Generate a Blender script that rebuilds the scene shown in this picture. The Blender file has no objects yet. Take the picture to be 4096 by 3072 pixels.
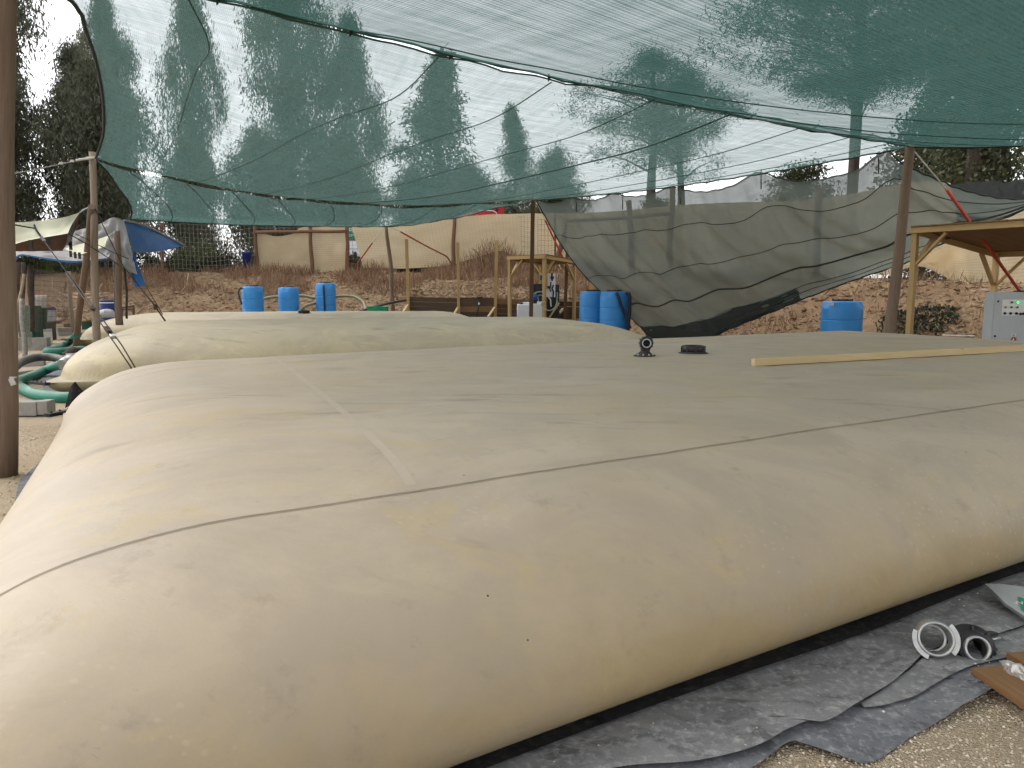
import bpy, bmesh, math, random
import numpy as np
from mathutils import Vector, Matrix, noise as mnoise

random.seed(7)
scene = bpy.context.scene
COL = scene.collection
R = math.radians

# ---------------------------------------------------------------- camera, sky, sun, exposure
cam_data = bpy.data.cameras.new('camera')
cam_data.sensor_width = 36.0
cam_data.lens = 26.72
cam_data.clip_start = 0.05
cam_data.clip_end = 2000.0
cam = bpy.data.objects.new('camera', cam_data)
COL.objects.link(cam)
cam.location = (0.0, 0.0, 1.75)
cam.rotation_euler = (R(90.0 - 7.273), 0.0, 0.0)
scene.camera = cam

SUN_EL, SUN_AZ = R(52.0), R(-68.0)          # azimuth from +Y towards +X
world = bpy.data.worlds.new('World')
scene.world = world
world.use_nodes = True
wn, wl = world.node_tree.nodes, world.node_tree.links
wn.clear()
w_out = wn.new('ShaderNodeOutputWorld')
w_bg = wn.new('ShaderNodeBackground')
w_hs = wn.new('ShaderNodeHueSaturation')
w_sky = wn.new('ShaderNodeTexSky')
w_sky.sky_type = 'NISHITA'
w_sky.sun_disc = False
w_sky.sun_elevation = SUN_EL
w_sky.sun_rotation = SUN_AZ
w_sky.air_density = 1.0
w_sky.dust_density = 1.5
w_sky.ozone_density = 1.0
w_hs.inputs['Saturation'].default_value = 0.13      # thin overcast: a pale, nearly colourless sky
w_bg.inputs['Strength'].default_value = 0.15
wl.new(w_sky.outputs[0], w_hs.inputs['Color'])
wl.new(w_hs.outputs[0], w_bg.inputs['Color'])
wl.new(w_bg.outputs[0], w_out.inputs['Surface'])

sun_data = bpy.data.lights.new('sun', 'SUN')
sun_data.energy = 0.5
sun_data.angle = R(40.0)
sun_data.color = (1.0, 0.95, 0.88)
sun = bpy.data.objects.new('sun', sun_data)
COL.objects.link(sun)
sun_dir = Vector((math.sin(SUN_AZ) * math.cos(SUN_EL), math.cos(SUN_AZ) * math.cos(SUN_EL), math.sin(SUN_EL)))
sun.rotation_euler = sun_dir.to_track_quat('Z', 'Y').to_euler()
sun.location = (-20, 10, 30)

scene.view_settings.view_transform = 'Standard'
scene.view_settings.look = 'None'
scene.view_settings.exposure = 1.26
scene.view_settings.gamma = 1.0
scene.view_settings.use_curve_mapping = False
scene.render.engine = 'CYCLES'
scene.cycles.max_bounces = 5
scene.cycles.diffuse_bounces = 3
scene.cycles.glossy_bounces = 2
scene.cycles.use_adaptive_sampling = True
scene.cycles.adaptive_threshold = 0.04
scene.cycles.transparent_max_bounces = 12
scene.cycles.use_denoising = True

# ---------------------------------------------------------------- helpers
def V3(p): return Vector(p)

def frame_of(d, up=None):
    d = Vector(d).normalized()
    up = Vector(up) if up is not None else Vector((0, 0, 1))
    if abs(d.dot(up)) > 0.98: up = Vector((0, 1, 0)) if abs(d.y) < 0.9 else Vector((1, 0, 0))
    s = d.cross(up).normalized()
    return d, s, s.cross(d).normalized()

class MB:
    """collects shapes, then links them as ONE mesh object"""
    def __init__(self): self.v, self.f, self.uv, self.sm = [], [], [], []
    def face(self, idx, uv=None, smooth=False):
        self.f.append(idx); self.uv.append(uv or [(0, 0)] * len(idx)); self.sm.append(smooth)
    def beam(self, p0, p1, w, h, up=None, taper=1.0):
        p0, p1 = Vector(p0), Vector(p1)
        d, s, u = frame_of(p1 - p0, up)
        n = len(self.v); L = (p1 - p0).length
        o = random.random() * 7
        for p, k in ((p0, 1.0), (p1, taper)):
            for a, b in ((-1, -1), (1, -1), (1, 1), (-1, 1)):
                self.v.append(p + s * (a * w / 2 * k) + u * (b * h / 2 * k))
        for k in range(4):
            j = (k + 1) % 4; c = (w if k % 2 == 0 else h)
            self.face([n + k, n + j, n + 4 + j, n + 4 + k], [(o, k * .3), (o, k * .3 + c), (o + L, k * .3 + c), (o + L, k * .3)])
        self.face([n + 3, n + 2, n + 1, n], [(o, 0), (o, w), (o + h, w), (o + h, 0)])
        self.face([n + 4, n + 5, n + 6, n + 7], [(o, 0), (o, w), (o + h, w), (o + h, 0)])
        return self
    def box(self, c, sx, sy, sz, rz=0.0):
        c = Vector(c); ca, sa = math.cos(rz), math.sin(rz)
        ax = Vector((ca, sa, 0))
        return self.beam(c - ax * sx / 2, c + ax * sx / 2, sy, sz)
    def tube(self, pts, r, seg=8, cap=True, smooth=True):
        pts = [Vector(p) for p in pts]; m = len(pts); n = len(self.v)
        rr = r if isinstance(r, (list, tuple)) else [r] * m
        d0 = (pts[1] - pts[0]).normalized(); _, s, u = frame_of(d0)
        L = 0.0; Ls = []
        for i, p in enumerate(pts):
            d = (pts[min(i + 1, m - 1)] - pts[max(i - 1, 0)])
            if d.length < 1e-9: d = d0
            d.normalize()
            s = (s - d * s.dot(d)).normalized(); u = s.cross(d)
            if i: L += (p - pts[i - 1]).length
            Ls.append(L)
            for k in range(seg):
                a = 2 * math.pi * k / seg
                self.v.append(p + (s * math.cos(a) + u * math.sin(a)) * rr[i])
        rad = max(rr)
        for i in range(m - 1):
            for k in range(seg):
                j = (k + 1) % seg
                a0, a1 = k / seg * 6.28 * rad, (k + 1) / seg * 6.28 * rad
                self.face([n + i * seg + k, n + i * seg + j, n + (i + 1) * seg + j, n + (i + 1) * seg + k],
                          [(Ls[i], a0), (Ls[i], a1), (Ls[i + 1], a1), (Ls[i + 1], a0)], smooth)
        if cap:
            self.face([n + k for k in range(seg)][::-1], [(k * .01, 0) for k in range(seg)])
            self.face([n + (m - 1) * seg + k for k in range(seg)], [(k * .01, 0) for k in range(seg)])
        return self
    def lathe(self, prof, base=(0, 0, 0), axis=(0, 0, 1), seg=24, cap=True, shape=None):
        base = Vector(base); d, s, u = frame_of(axis); n = len(self.v); m = len(prof)
        for r, z in prof:
            for k in range(seg):
                a = 2 * math.pi * k / seg
                q = r * (shape(a, z) if shape else 1.0)
                self.v.append(base + d * z + (s * math.cos(a) + u * math.sin(a)) * q)
        for i in range(m - 1):
            for k in range(seg):
                j = (k + 1) % seg
                z0, z1 = prof[i][1], prof[i + 1][1]
                self.face([n + i * seg + k, n + (i + 1) * seg + k, n + (i + 1) * seg + j, n + i * seg + j],
                          [(k / seg, z0), (k / seg, z1), ((k + 1) / seg, z1), ((k + 1) / seg, z0)], True)
        if cap:
            if prof[0][0] > 1e-4: self.face([n + k for k in range(seg)])
            if prof[-1][0] > 1e-4: self.face([n + (m - 1) * seg + k for k in range(seg)][::-1])
        return self
    def grid(self, fn, nu, nv, su=1.0, sv=1.0, smooth=True):
        n = len(self.v)
        for j in range(nv + 1):
            for i in range(nu + 1):
                self.v.append(Vector(fn(i / nu, j / nv)))
        for j in range(nv):
            for i in range(nu):
                a = n + j * (nu + 1) + i
                self.face([a, a + 1, a + nu + 2, a + nu + 1],
                          [(i / nu * su, j / nv * sv), ((i + 1) / nu * su, j / nv * sv), ((i + 1) / nu * su, (j + 1) / nv * sv), (i / nu * su, (j + 1) / nv * sv)], smooth)
        return self
    def face_caps(self, nu, nv):
        n = len(self.v) - (nu + 1) * (nv + 1)
        self.face([n + j * (nu + 1) for j in range(nv)]); self.face([n + j * (nu + 1) + nu for j in range(nv)][::-1]); return self
    def prism(self, outline, y0, y1, mapf):
        """outline of (a, b) extruded from y0 to y1; mapf(a, y, b) -> world"""
        n = len(self.v); m = len(outline)
        for y in (y0, y1):
            for a, b in outline: self.v.append(Vector(mapf(a, y, b)))
        for k in range(m):
            j = (k + 1) % m
            self.face([n + k, n + j, n + m + j, n + m + k], [(0, 0), (.2, 0), (.2, .2), (0, .2)])
        self.face([n + k for k in range(m)][::-1], [outline[k] for k in range(m)][::-1])
        self.face([n + m + k for k in range(m)], [outline[k] for k in range(m)])
        return self
    def build(self, name, material, parent=None, at=None, bevel=0.0):
        """vertices are in world metres unless 'at' gives another origin; children sit at their parent's origin"""
        org = Vector(at) if at is not None else Vector((0, 0, 0))
        if at is None and parent is not None: org = Vector(parent.get('_org', (0, 0, 0)))
        me = bpy.data.meshes.new(name)
        me.from_pydata([tuple(p - org) for p in self.v], [], self.f)
        uvl = me.uv_layers.new(name='UVMap')
        uvl.data.foreach_set('uv', [c for f in self.uv for q in f for c in q])
        me.polygons.foreach_set('use_smooth', self.sm)
        me.validate()
        if bevel > 0:
            bm = bmesh.new(); bm.from_mesh(me)
            bmesh.ops.bevel(bm, geom=[e for e in bm.edges if len(e.link_faces) == 2 and e.calc_face_angle(0) > 0.6], offset=bevel, segments=2, profile=0.6, affect='EDGES')
            bm.to_mesh(me); bm.free()
        me.materials.append(material)
        o = bpy.data.objects.new(name, me); COL.objects.link(o)
        if parent is None: o.location = org
        else: o.parent = parent
        o['_org'] = tuple(org)
        return o

def thing(name, label, cat, loc=(0, 0, 0), group=None, rz=0.0):
    o = bpy.data.objects.new(name, None); COL.objects.link(o)
    o.empty_display_size = 0.1; o.location = loc; o.rotation_euler = (0, 0, rz)
    o['label'] = label; o['category'] = cat
    if group: o['group'] = group
    o['_org'] = tuple(loc)
    return o
def tag(o, label, cat, group=None):
    o['label'] = label; o['category'] = cat
    if group: o['group'] = group
    return o
def kind(o, k): o['kind'] = k; return o
def copy_tree(o, parent=None):
    c = o.copy(); COL.objects.link(c); c.parent = parent
    for ch in list(o.children): copy_tree(ch, c)
    return c

def arrays_mesh(name, verts, faces, material, parent=None, loc=(0, 0, 0), smooth=False):
    me = bpy.data.meshes.new(name)
    verts = np.asarray(verts, dtype=np.float32); faces = np.asarray(faces, dtype=np.int32)
    k = faces.shape[1]
    me.vertices.add(len(verts)); me.vertices.foreach_set('co', verts.ravel())
    me.loops.add(faces.size); me.loops.foreach_set('vertex_index', faces.ravel())
    me.polygons.add(len(faces))
    me.polygons.foreach_set('loop_start', np.arange(0, faces.size, k, dtype=np.int32))
    me.polygons.foreach_set('loop_total', np.full(len(faces), k, dtype=np.int32))
    me.polygons.foreach_set('use_smooth', np.full(len(faces), smooth))
    me.update(calc_edges=True)
    me.materials.append(material)
    o = bpy.data.objects.new(name, me); COL.objects.link(o)
    o.location = loc
    if parent is not None: o.parent = parent
    return o

def lerp(a, b, t): return Vector(a) * (1 - t) + Vector(b) * t
def sstep(a, b, x):
    t = max(0.0, min(1.0, (x - a) / (b - a))); return t * t * (3 - 2 * t)
def spline(pts, n=24):
    """Catmull-Rom through pts, n samples per span"""
    P = [Vector(p) for p in pts]
    P = [P[0] * 2 - P[1]] + P + [P[-1] * 2 - P[-2]]
    out = []
    for i in range(1, len(P) - 2):
        for k in range(n):
            t = k / n
            a, b, c, d = P[i - 1], P[i], P[i + 1], P[i + 2]
            out.append(0.5 * ((2 * b) + (c - a) * t + (2 * a - 5 * b + 4 * c - d) * t * t + (3 * b - a - 3 * c + d) * t ** 3))
    out.append(P[-2]); return out
class Curve:
    """arc-length parametrised poly-curve"""
    def __init__(self, pts, smooth=True):
        self.p = spline(pts, 12) if smooth and len(pts) > 2 else [Vector(q) for q in pts]
        self.l = [0.0]
        for a, b in zip(self.p, self.p[1:]): self.l.append(self.l[-1] + (b - a).length)
    def __call__(self, t):
        x = max(0.0, min(1.0, t)) * self.l[-1]
        lo, hi = 0, len(self.l) - 1
        while hi - lo > 1:
            m = (lo + hi) // 2
            if self.l[m] <= x: lo = m
            else: hi = m
        d = self.l[hi] - self.l[lo]
        return lerp(self.p[lo], self.p[hi], (x - self.l[lo]) / d if d > 1e-9 else 0)
def coons(c0, c1, d0, d1):
    """c0/c1 run in u at v=0/1, d0/d1 run in v at u=0/1"""
    P00, P10, P01, P11 = c0(0), c0(1), c1(0), c1(1)
    def f(u, v):
        return (c0(u) * (1 - v) + c1(u) * v + d0(v) * (1 - u) + d1(v) * u
                - (P00 * (1 - u) * (1 - v) + P10 * u * (1 - v) + P01 * (1 - u) * v + P11 * u * v))
    return f
def catenary(a, b, sag, n=16):
    return [lerp(a, b, i / n) - Vector((0, 0, sag * 4 * (i / n) * (1 - i / n))) for i in range(n + 1)]

# ---------------------------------------------------------------- materials
class NT:
    def __init__(self, name):
        self.m = bpy.data.materials.new(name); self.m.use_nodes = True
        self.n, self.l = self.m.node_tree.nodes, self.m.node_tree.links
        self.n.clear(); self.out = self.n.new('ShaderNodeOutputMaterial')
    def node(self, t, **kw):
        q = self.n.new(t)
        for k, v in kw.items():
            if k.startswith('_'): setattr(q, k[1:], v)
            else:
                s = q.inputs[int(k[1:])] if k[0] == 'i' and k[1:].isdigit() else q.inputs[k.replace('__', ' ')]
                if isinstance(v, bpy.types.NodeSocket): self.l.new(v, s)
                else: s.default_value = v
        return q
    def coord(self, scale=(1, 1, 1), kind='Object', rot=(0, 0, 0)):
        c = self.node('ShaderNodeTexCoord'); m = self.node('ShaderNodeMapping', Vector=c.outputs[kind])
        m.inputs['Scale'].default_value = scale; m.inputs['Rotation'].default_value = rot
        return m.outputs[0]
    def noise(self, vec, scale, detail=4.0, rough=0.55, dist=0.0):
        return self.node('ShaderNodeTexNoise', Vector=vec, Scale=scale, Detail=detail, Roughness=rough, Distortion=dist).outputs['Fac']
    def ramp(self, fac, stops):
        r = self.node('ShaderNodeValToRGB', Fac=fac); e = r.color_ramp.elements
        while len(e) > len(stops): e.remove(e[-1])
        while len(e) < len(stops): e.new(0.5)
        for q, (p, c) in zip(e, stops):
            q.position = p; q.color = (c[0], c[1], c[2], 1.0) if not isinstance(c, (int, float)) else (c, c, c, 1)
        return r.outputs['Color']
    def mix(self, fac, a, b, mode='MIX'):
        q = self.node('ShaderNodeMix', _data_type='RGBA', _blend_type=mode)
        for s, v in ((q.inputs[0], fac), (q.inputs[6], a), (q.inputs[7], b)):
            if isinstance(v, bpy.types.NodeSocket): self.l.new(v, s)
            elif isinstance(v, (int, float)): s.default_value = v if s.type == 'VALUE' else (v, v, v, 1)
            else: s.default_value = (v[0], v[1], v[2], 1)
        return q.outputs[2]
    def math(self, op, a, b=0.0, clamp=False):
        q = self.node('ShaderNodeMath', _operation=op, _use_clamp=clamp)
        for s, v in ((q.inputs[0], a), (q.inputs[1], b)):
            if isinstance(v, bpy.types.NodeSocket): self.l.new(v, s)
            else: s.default_value = v
        return q.outputs[0]
    def bump(self, h, strength=0.3, dist=0.02, normal=None):
        q = self.node('ShaderNodeBump', Height=h, Strength=strength, Distance=dist)
        if normal is not None: self.l.new(normal, q.inputs['Normal'])
        return q.outputs[0]
    def bsdf(self, color, rough=0.7, normal=None, metallic=0.0, spec=0.4, trans=None):
        q = self.node('ShaderNodeBsdfPrincipled', Metallic=metallic)
        q.inputs['Specular IOR Level'].default_value = spec
        for k, v in (('Base Color', color), ('Roughness', rough), ('Normal', normal)):
            if v is None: continue
            if isinstance(v, bpy.types.NodeSocket): self.l.new(v, q.inputs[k])
            elif k == 'Base Color': q.inputs[k].default_value = (v[0], v[1], v[2], 1)
            else: q.inputs[k].default_value = v
        return q.outputs[0]
    def done(self, shader):
        self.l.new(shader, self.out.inputs['Surface']); return self.m

def pm(name, c1, c2=None, scale=6.0, rough=0.7, bump=0.15, bscale=None, metallic=0.0, spec=0.35, dirt=None, dscale=1.5):
    """worn paint / plastic / metal / stone: two tones of noise, optional dirt patches, fine relief"""
    t = NT(name); c2 = c2 or tuple(x * 0.75 for x in c1)
    vec = t.coord()
    col = t.mix(t.ramp(t.noise(vec, scale, 6, 0.6), [(0.3, 0.0), (0.7, 1.0)]), c1, c2)
    if dirt: col = t.mix(t.ramp(t.noise(vec, dscale, 8, 0.7), [(0.48, 0.0), (0.75, 0.8)]), col, dirt)
    h = t.noise(vec, bscale or scale * 8, 4, 0.6)
    rg = t.math('ADD', t.math('MULTIPLY', t.noise(vec, scale * 2, 3), 0.25), rough - 0.12, True)
    return t.done(t.bsdf(col, rg, t.bump(h, bump, 0.01), metallic, spec))

def wood(name, c1, c2, grain=1.0, rough=0.75, bump=0.3, knots=None):
    """grain runs along U of the mesh"""
    t = NT(name)
    g = t.coord((1.2 * grain, 22 * grain, 1), 'UV')
    n1 = t.noise(g, 2.0, 7, 0.65, 0.4)
    big = t.noise(t.coord((0.5, 3.0, 1), 'UV'), 1.5, 3)
    col = t.mix(t.ramp(n1, [(0.32, 0.0), (0.68, 1.0)]), c1, c2)
    col = t.mix(t.math('MULTIPLY', big, 0.6), col, tuple(x * 0.62 for x in c2))
    info = t.node('ShaderNodeObjectInfo')
    col = t.mix(t.math('MULTIPLY', info.outputs['Random'], 0.35), col, tuple(x * 0.6 for x in c1))
    if knots:
        vo = t.node('ShaderNodeTexVoronoi', Vector=t.coord((1.3, 9, 1), 'UV'), Scale=1.6)
        col = t.mix(t.ramp(vo.outputs['Distance'], [(0.05, 1.0), (0.11, 0.0)]), col, knots)
    return t.done(t.bsdf(col, rough, t.bump(n1, bump, 0.006), 0, 0.25))

def net(name, thread, opacity, lines=(70.0, 200.0), trans=None, var=0.18, streak=(1.0, 14.0), rough=0.8):
    """shade netting: woven threads over open mesh; UV in metres"""
    t = NT(name)
    uv = t.coord((1, 1, 1), 'UV')
    st = t.noise(t.coord((streak[0], streak[1], 1), 'UV'), 1.0, 5, 0.6)
    st2 = t.noise(t.coord((streak[1] * .5, streak[0] * .7, 1), 'UV'), 1.0, 4, 0.6)
    pat = t.noise(uv, 0.45, 4, 0.6)
    sx = t.node('ShaderNodeSeparateXYZ', Vector=uv)
    wv = t.math('SINE', t.math('MULTIPLY', sx.outputs[1], lines[0]))
    wu = t.math('SINE', t.math('MULTIPLY', sx.outputs[0], lines[1]))
    f = t.math('ADD', opacity - var * 1.05, t.math('MULTIPLY', st, var))
    f = t.math('ADD', f, t.math('MULTIPLY', st2, var * 0.6))
    f = t.math('ADD', f, t.math('MULTIPLY', pat, var * 0.5))
    f = t.math('ADD', f, t.math('MULTIPLY', wv, 0.06))
    f = t.math('ADD', f, t.math('MULTIPLY', wu, 0.03), True)
    col = t.mix(t.ramp(st, [(0.3, 0.0), (0.7, 1.0)]), thread, tuple(x * 0.7 for x in thread))
    tc = trans or tuple(min(1, x * 1.8) for x in thread)
    d = t.node('ShaderNodeBsdfDiffuse', Color=col, Roughness=rough)
    tr = t.node('ShaderNodeBsdfTranslucent'); tr.inputs['Color'].default_value = (*tc, 1)
    m1 = t.node('ShaderNodeMixShader', i0=0.5); t.l.new(d.outputs[0], m1.inputs[1]); t.l.new(tr.outputs[0], m1.inputs[2])
    tp = t.node('ShaderNodeBsdfTransparent')
    m2 = t.node('ShaderNodeMixShader', i0=f); t.l.new(tp.outputs[0], m2.inputs[1]); t.l.new(m1.outputs[0], m2.inputs[2])
    return t.done(m2.outputs[0])

def foliage(name, c1, c2, c3, trans=0.35):
    t = NT(name)
    geo = t.node('ShaderNodeNewGeometry')
    info = t.node('ShaderNodeObjectInfo')
    col = t.ramp(geo.outputs['Random Per Island'], [(0.0, c1), (0.55, c2), (1.0, c3)])
    big = t.noise(t.coord(), 0.5, 3)
    col = t.mix(t.ramp(big, [(0.35, 0.0), (0.65, 0.3)]), col, tuple(x * 0.6 for x in c1))
    col = t.mix(t.math('MULTIPLY', info.outputs['Random'], 0.25), col, tuple(x * 0.75 for x in c2))
    b = t.bsdf(col, 0.55, None, 0, 0.35)
    tr = t.node('ShaderNodeBsdfTranslucent', Color=col)
    m = t.node('ShaderNodeMixShader', i0=trans); t.l.new(b, m.inputs[1]); t.l.new(tr.outputs[0], m.inputs[2])
    return t.done(m.outputs[0])

M = {}
M['post'] = wood('weathered_post_wood', (0.28, 0.20, 0.145), (0.14, 0.098, 0.068), 0.8, 0.85, 0.6)
M['post_grey'] = wood('grey_post_wood', (0.37, 0.295, 0.22), (0.22, 0.17, 0.125), 0.8, 0.85, 0.6)
M['post_brown'] = wood('brown_post_wood', (0.19, 0.11, 0.055), (0.09, 0.05, 0.028), 0.8, 0.8, 0.4)
M['fence_post'] = wood('fence_post_wood', (0.22, 0.12, 0.075), (0.12, 0.06, 0.035), 0.8, 0.85, 0.5)
M['pine'] = wood('fresh_pine', (0.56, 0.385, 0.175), (0.43, 0.275, 0.115), 1.0, 0.6, 0.12, (0.16, 0.07, 0.025))
M['pine_pale'] = wood('pale_pine', (0.74, 0.56, 0.31), (0.60, 0.435, 0.22), 1.0, 0.6, 0.15, (0.14, 0.06, 0.02))
M['plank'] = wood('old_plank', (0.16, 0.105, 0.07), (0.075, 0.048, 0.034), 0.9, 0.85, 0.4, (0.03, 0.02, 0.015))
M['plank_light'] = wood('newer_plank', (0.33, 0.19, 0.09), (0.2, 0.11, 0.05), 0.9, 0.8, 0.4, (0.05, 0.03, 0.02))
M['roof_board'] = wood('roof_board', (0.27, 0.16, 0.08), (0.16, 0.09, 0.045), 1.0, 0.7, 0.3, (0.06, 0.03, 0.02))
M['board'] = wood('brown_board', (0.30, 0.165, 0.075), (0.20, 0.105, 0.045), 0.7, 0.6, 0.15)
M['bark'] = pm('bark', (0.10, 0.075, 0.06), (0.045, 0.035, 0.03), 5, 0.9, 0.8, 9)
M['bark_pale'] = pm('eucalyptus_bark', (0.22, 0.15, 0.125), (0.11, 0.075, 0.06), 3, 0.85, 0.5, 6)
M['branch'] = pm('dead_branch', (0.42, 0.32, 0.23), (0.25, 0.17, 0.11), 6, 0.85, 0.4)
M['blue_tank'] = pm('blue_tank_plastic', (0.032, 0.25, 0.62), (0.027, 0.215, 0.54), 2.0, 0.42, 0.05, 30, 0, 0.4, (0.10, 0.20, 0.40), 1.2)
M['blue_dark'] = pm('dark_blue_plastic', (0.012, 0.025, 0.14), (0.01, 0.02, 0.10), 3, 0.45, 0.06)
M['black'] = pm('black_plastic', (0.012, 0.012, 0.013), (0.022, 0.021, 0.02), 8, 0.5, 0.08, 60, 0, 0.4)
M['rubber'] = pm('dusty_black_rubber', (0.025, 0.024, 0.023), (0.06, 0.055, 0.048), 5, 0.75, 0.1)
M['rope_dark'] = pm('dark_rope', (0.015, 0.02, 0.018), (0.03, 0.035, 0.03), 40, 0.9, 0.4)
M['rope_green'] = pm('green_cable', (0.03, 0.10, 0.075), (0.02, 0.05, 0.04), 40, 0.7, 0.3)
M['rope_white'] = pm('pale_rope', (0.55, 0.54, 0.50), (0.38, 0.37, 0.33), 40, 0.8, 0.3)
M['wire'] = pm('galvanised_wire', (0.30, 0.29, 0.26), (0.17, 0.15, 0.12), 10, 0.55, 0.1, None, 0.4)
M['wire_dark'] = pm('rusty_wire', (0.14, 0.11, 0.085), (0.07, 0.055, 0.045), 10, 0.8, 0.1)
M['strap_brown'] = pm('brown_strap', (0.06, 0.038, 0.022), (0.03, 0.02, 0.012), 30, 0.8, 0.3)
M['red_sleeve'] = pm('red_sleeve', (0.50, 0.055, 0.03), (0.36, 0.045, 0.03), 12, 0.55, 0.1)
M['orange_sleeve'] = pm('faded_orange_sleeve', (0.38, 0.10, 0.04), (0.26, 0.06, 0.03), 12, 0.6, 0.1)
M['steel'] = pm('brushed_aluminium', (0.52, 0.52, 0.50), (0.40, 0.40, 0.39), 14, 0.42, 0.12, 60, 0.75, 0.5, (0.42, 0.38, 0.32), 6)
M['grey_metal'] = pm('grey_cabinet_paint', (0.42, 0.44, 0.45), (0.39, 0.41, 0.42), 2, 0.45, 0.03, 60, 0, 0.4, (0.36, 0.35, 0.32), 2.5)
M['white'] = pm('white_plastic', (0.72, 0.73, 0.74), (0.64, 0.65, 0.66), 3, 0.45, 0.04, 40, 0, 0.4, (0.52, 0.50, 0.45), 1.6)
M['white_paint'] = pm('white_vehicle_paint', (0.78, 0.80, 0.86), (0.72, 0.74, 0.80), 2, 0.3, 0.02, 30, 0, 0.5)
M['red_paint'] = pm('red_machine_paint', (0.60, 0.012, 0.02), (0.48, 0.012, 0.018), 3, 0.4, 0.05, 20)
M['yellow_lens'] = pm('yellow_sticker', (0.7, 0.42, 0.03), None, 5, 0.5, 0.02)
M['green_band'] = pm('green_vehicle_band', (0.01, 0.20, 0.09), (0.008, 0.17, 0.075), 3, 0.4, 0.02)
M['green_crate'] = pm('green_crate_plastic', (0.01, 0.30, 0.15), (0.008, 0.22, 0.11), 4, 0.5, 0.06)
M['green_bucket'] = pm('dull_green_plastic', (0.02, 0.10, 0.06), (0.012, 0.06, 0.04), 4, 0.6, 0.06)
M['concrete'] = pm('concrete', (0.34, 0.32, 0.29), (0.25, 0.235, 0.21), 7, 0.9, 0.5, 50)
M['concrete_dark'] = pm('shaded_concrete', (0.20, 0.18, 0.155), (0.14, 0.125, 0.11), 7, 0.9, 0.5, 50)
M['paper'] = pm('white_card', (0.74, 0.73, 0.71), (0.66, 0.65, 0.63), 4, 0.7, 0.05)
M['paper_grey'] = pm('grey_paper', (0.40, 0.41, 0.40), (0.34, 0.35, 0.345), 3, 0.6, 0.15, 8)
M['glass_dark'] = pm('dark_glass', (0.02, 0.024, 0.028), (0.03, 0.03, 0.032), 4, 0.12, 0.02, None, 0, 0.6)
M['screen'] = pm('switched_off_screen', (0.10, 0.09, 0.075), (0.08, 0.07, 0.06), 4, 0.3, 0.02)
M['cream_cloth'] = pm('cream_flysheet', (0.66, 0.64, 0.47), (0.58, 0.56, 0.40), 1.2, 0.75, 0.15, 10)
M['brown_cloth'] = pm('brown_flysheet_underside', (0.10, 0.062, 0.042), (0.07, 0.043, 0.03), 2, 0.85, 0.15, 10)
M['grey_tarp'] = pm('dirty_grey_tarpaulin', (0.30, 0.29, 0.275), (0.21, 0.20, 0.19), 1.4, 0.65, 0.35, 7, 0, 0.35, (0.12, 0.115, 0.10), 2.2)
M['blue_tarp'] = pm('blue_tarpaulin', (0.025, 0.12, 0.33), (0.02, 0.09, 0.26), 1.4, 0.5, 0.25, 9)
M['green_lamp'] = pm('green_lens_off', (0.02, 0.16, 0.08), None, 8, 0.3, 0.02)
M['red_lamp'] = pm('red_lens', (0.42, 0.02, 0.03), None, 8, 0.3, 0.02)
M['orange_lamp'] = pm('orange_lens', (0.65, 0.22, 0.08), None, 8, 0.3, 0.02)
M['navy'] = pm('navy_button', (0.015, 0.018, 0.05), None, 8, 0.4, 0.02)
M['blue_fitting'] = pm('blue_pump_plastic', (0.03, 0.12, 0.42), (0.025, 0.09, 0.33), 6, 0.45, 0.04)
M['green_tube'] = pm('bright_green_tube', (0.06, 0.42, 0.12), (0.05, 0.33, 0.09), 8, 0.4, 0.03)
M['pale_tube'] = pm('pale_tube', (0.40, 0.42, 0.34), (0.32, 0.34, 0.27), 8, 0.45, 0.03)
t = NT('lit_green_lens')
e = t.node('ShaderNodeEmission', Strength=1.6); e.inputs['Color'].default_value = (0.02, 0.85, 0.12, 1)
M['green_lit'] = t.done(e.outputs[0])

def hose_mat(name, c1, c2, dust):
    t = NT(name)
    uv = t.coord((1, 1, 1), 'UV'); sx = t.node('ShaderNodeSeparateXYZ', Vector=uv)
    rib = t.math('SINE', t.math('MULTIPLY', sx.outputs[0], 300.0))
    vec = t.coord()
    col = t.mix(t.noise(vec, 3, 4), c1, c2)
    geo = t.node('ShaderNodeNewGeometry'); nz = t.node('ShaderNodeSeparateXYZ', Vector=geo.outputs['Normal'])
    d = t.math('MULTIPLY', t.ramp(nz.outputs[2], [(0.1, 0.0), (0.95, 0.65)]), t.ramp(t.noise(vec, 1.1, 5), [(0.3, 0.2), (0.6, 1.0)]))
    col = t.mix(d, col, dust)
    return t.done(t.bsdf(col, 0.5, t.bump(rib, 0.5, 0.004), 0, 0.4))
M['green_hose'] = hose_mat('green_suction_hose', (0.01, 0.22, 0.14), (0.01, 0.15, 0.10), (0.30, 0.40, 0.33))
M['grey_hose'] = hose_mat('grey_hose', (0.09, 0.085, 0.075), (0.06, 0.058, 0.05), (0.22, 0.20, 0.17))
M['khaki_hose'] = hose_mat('khaki_hose', (0.22, 0.23, 0.13), (0.16, 0.18, 0.10), (0.40, 0.36, 0.25))

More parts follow.
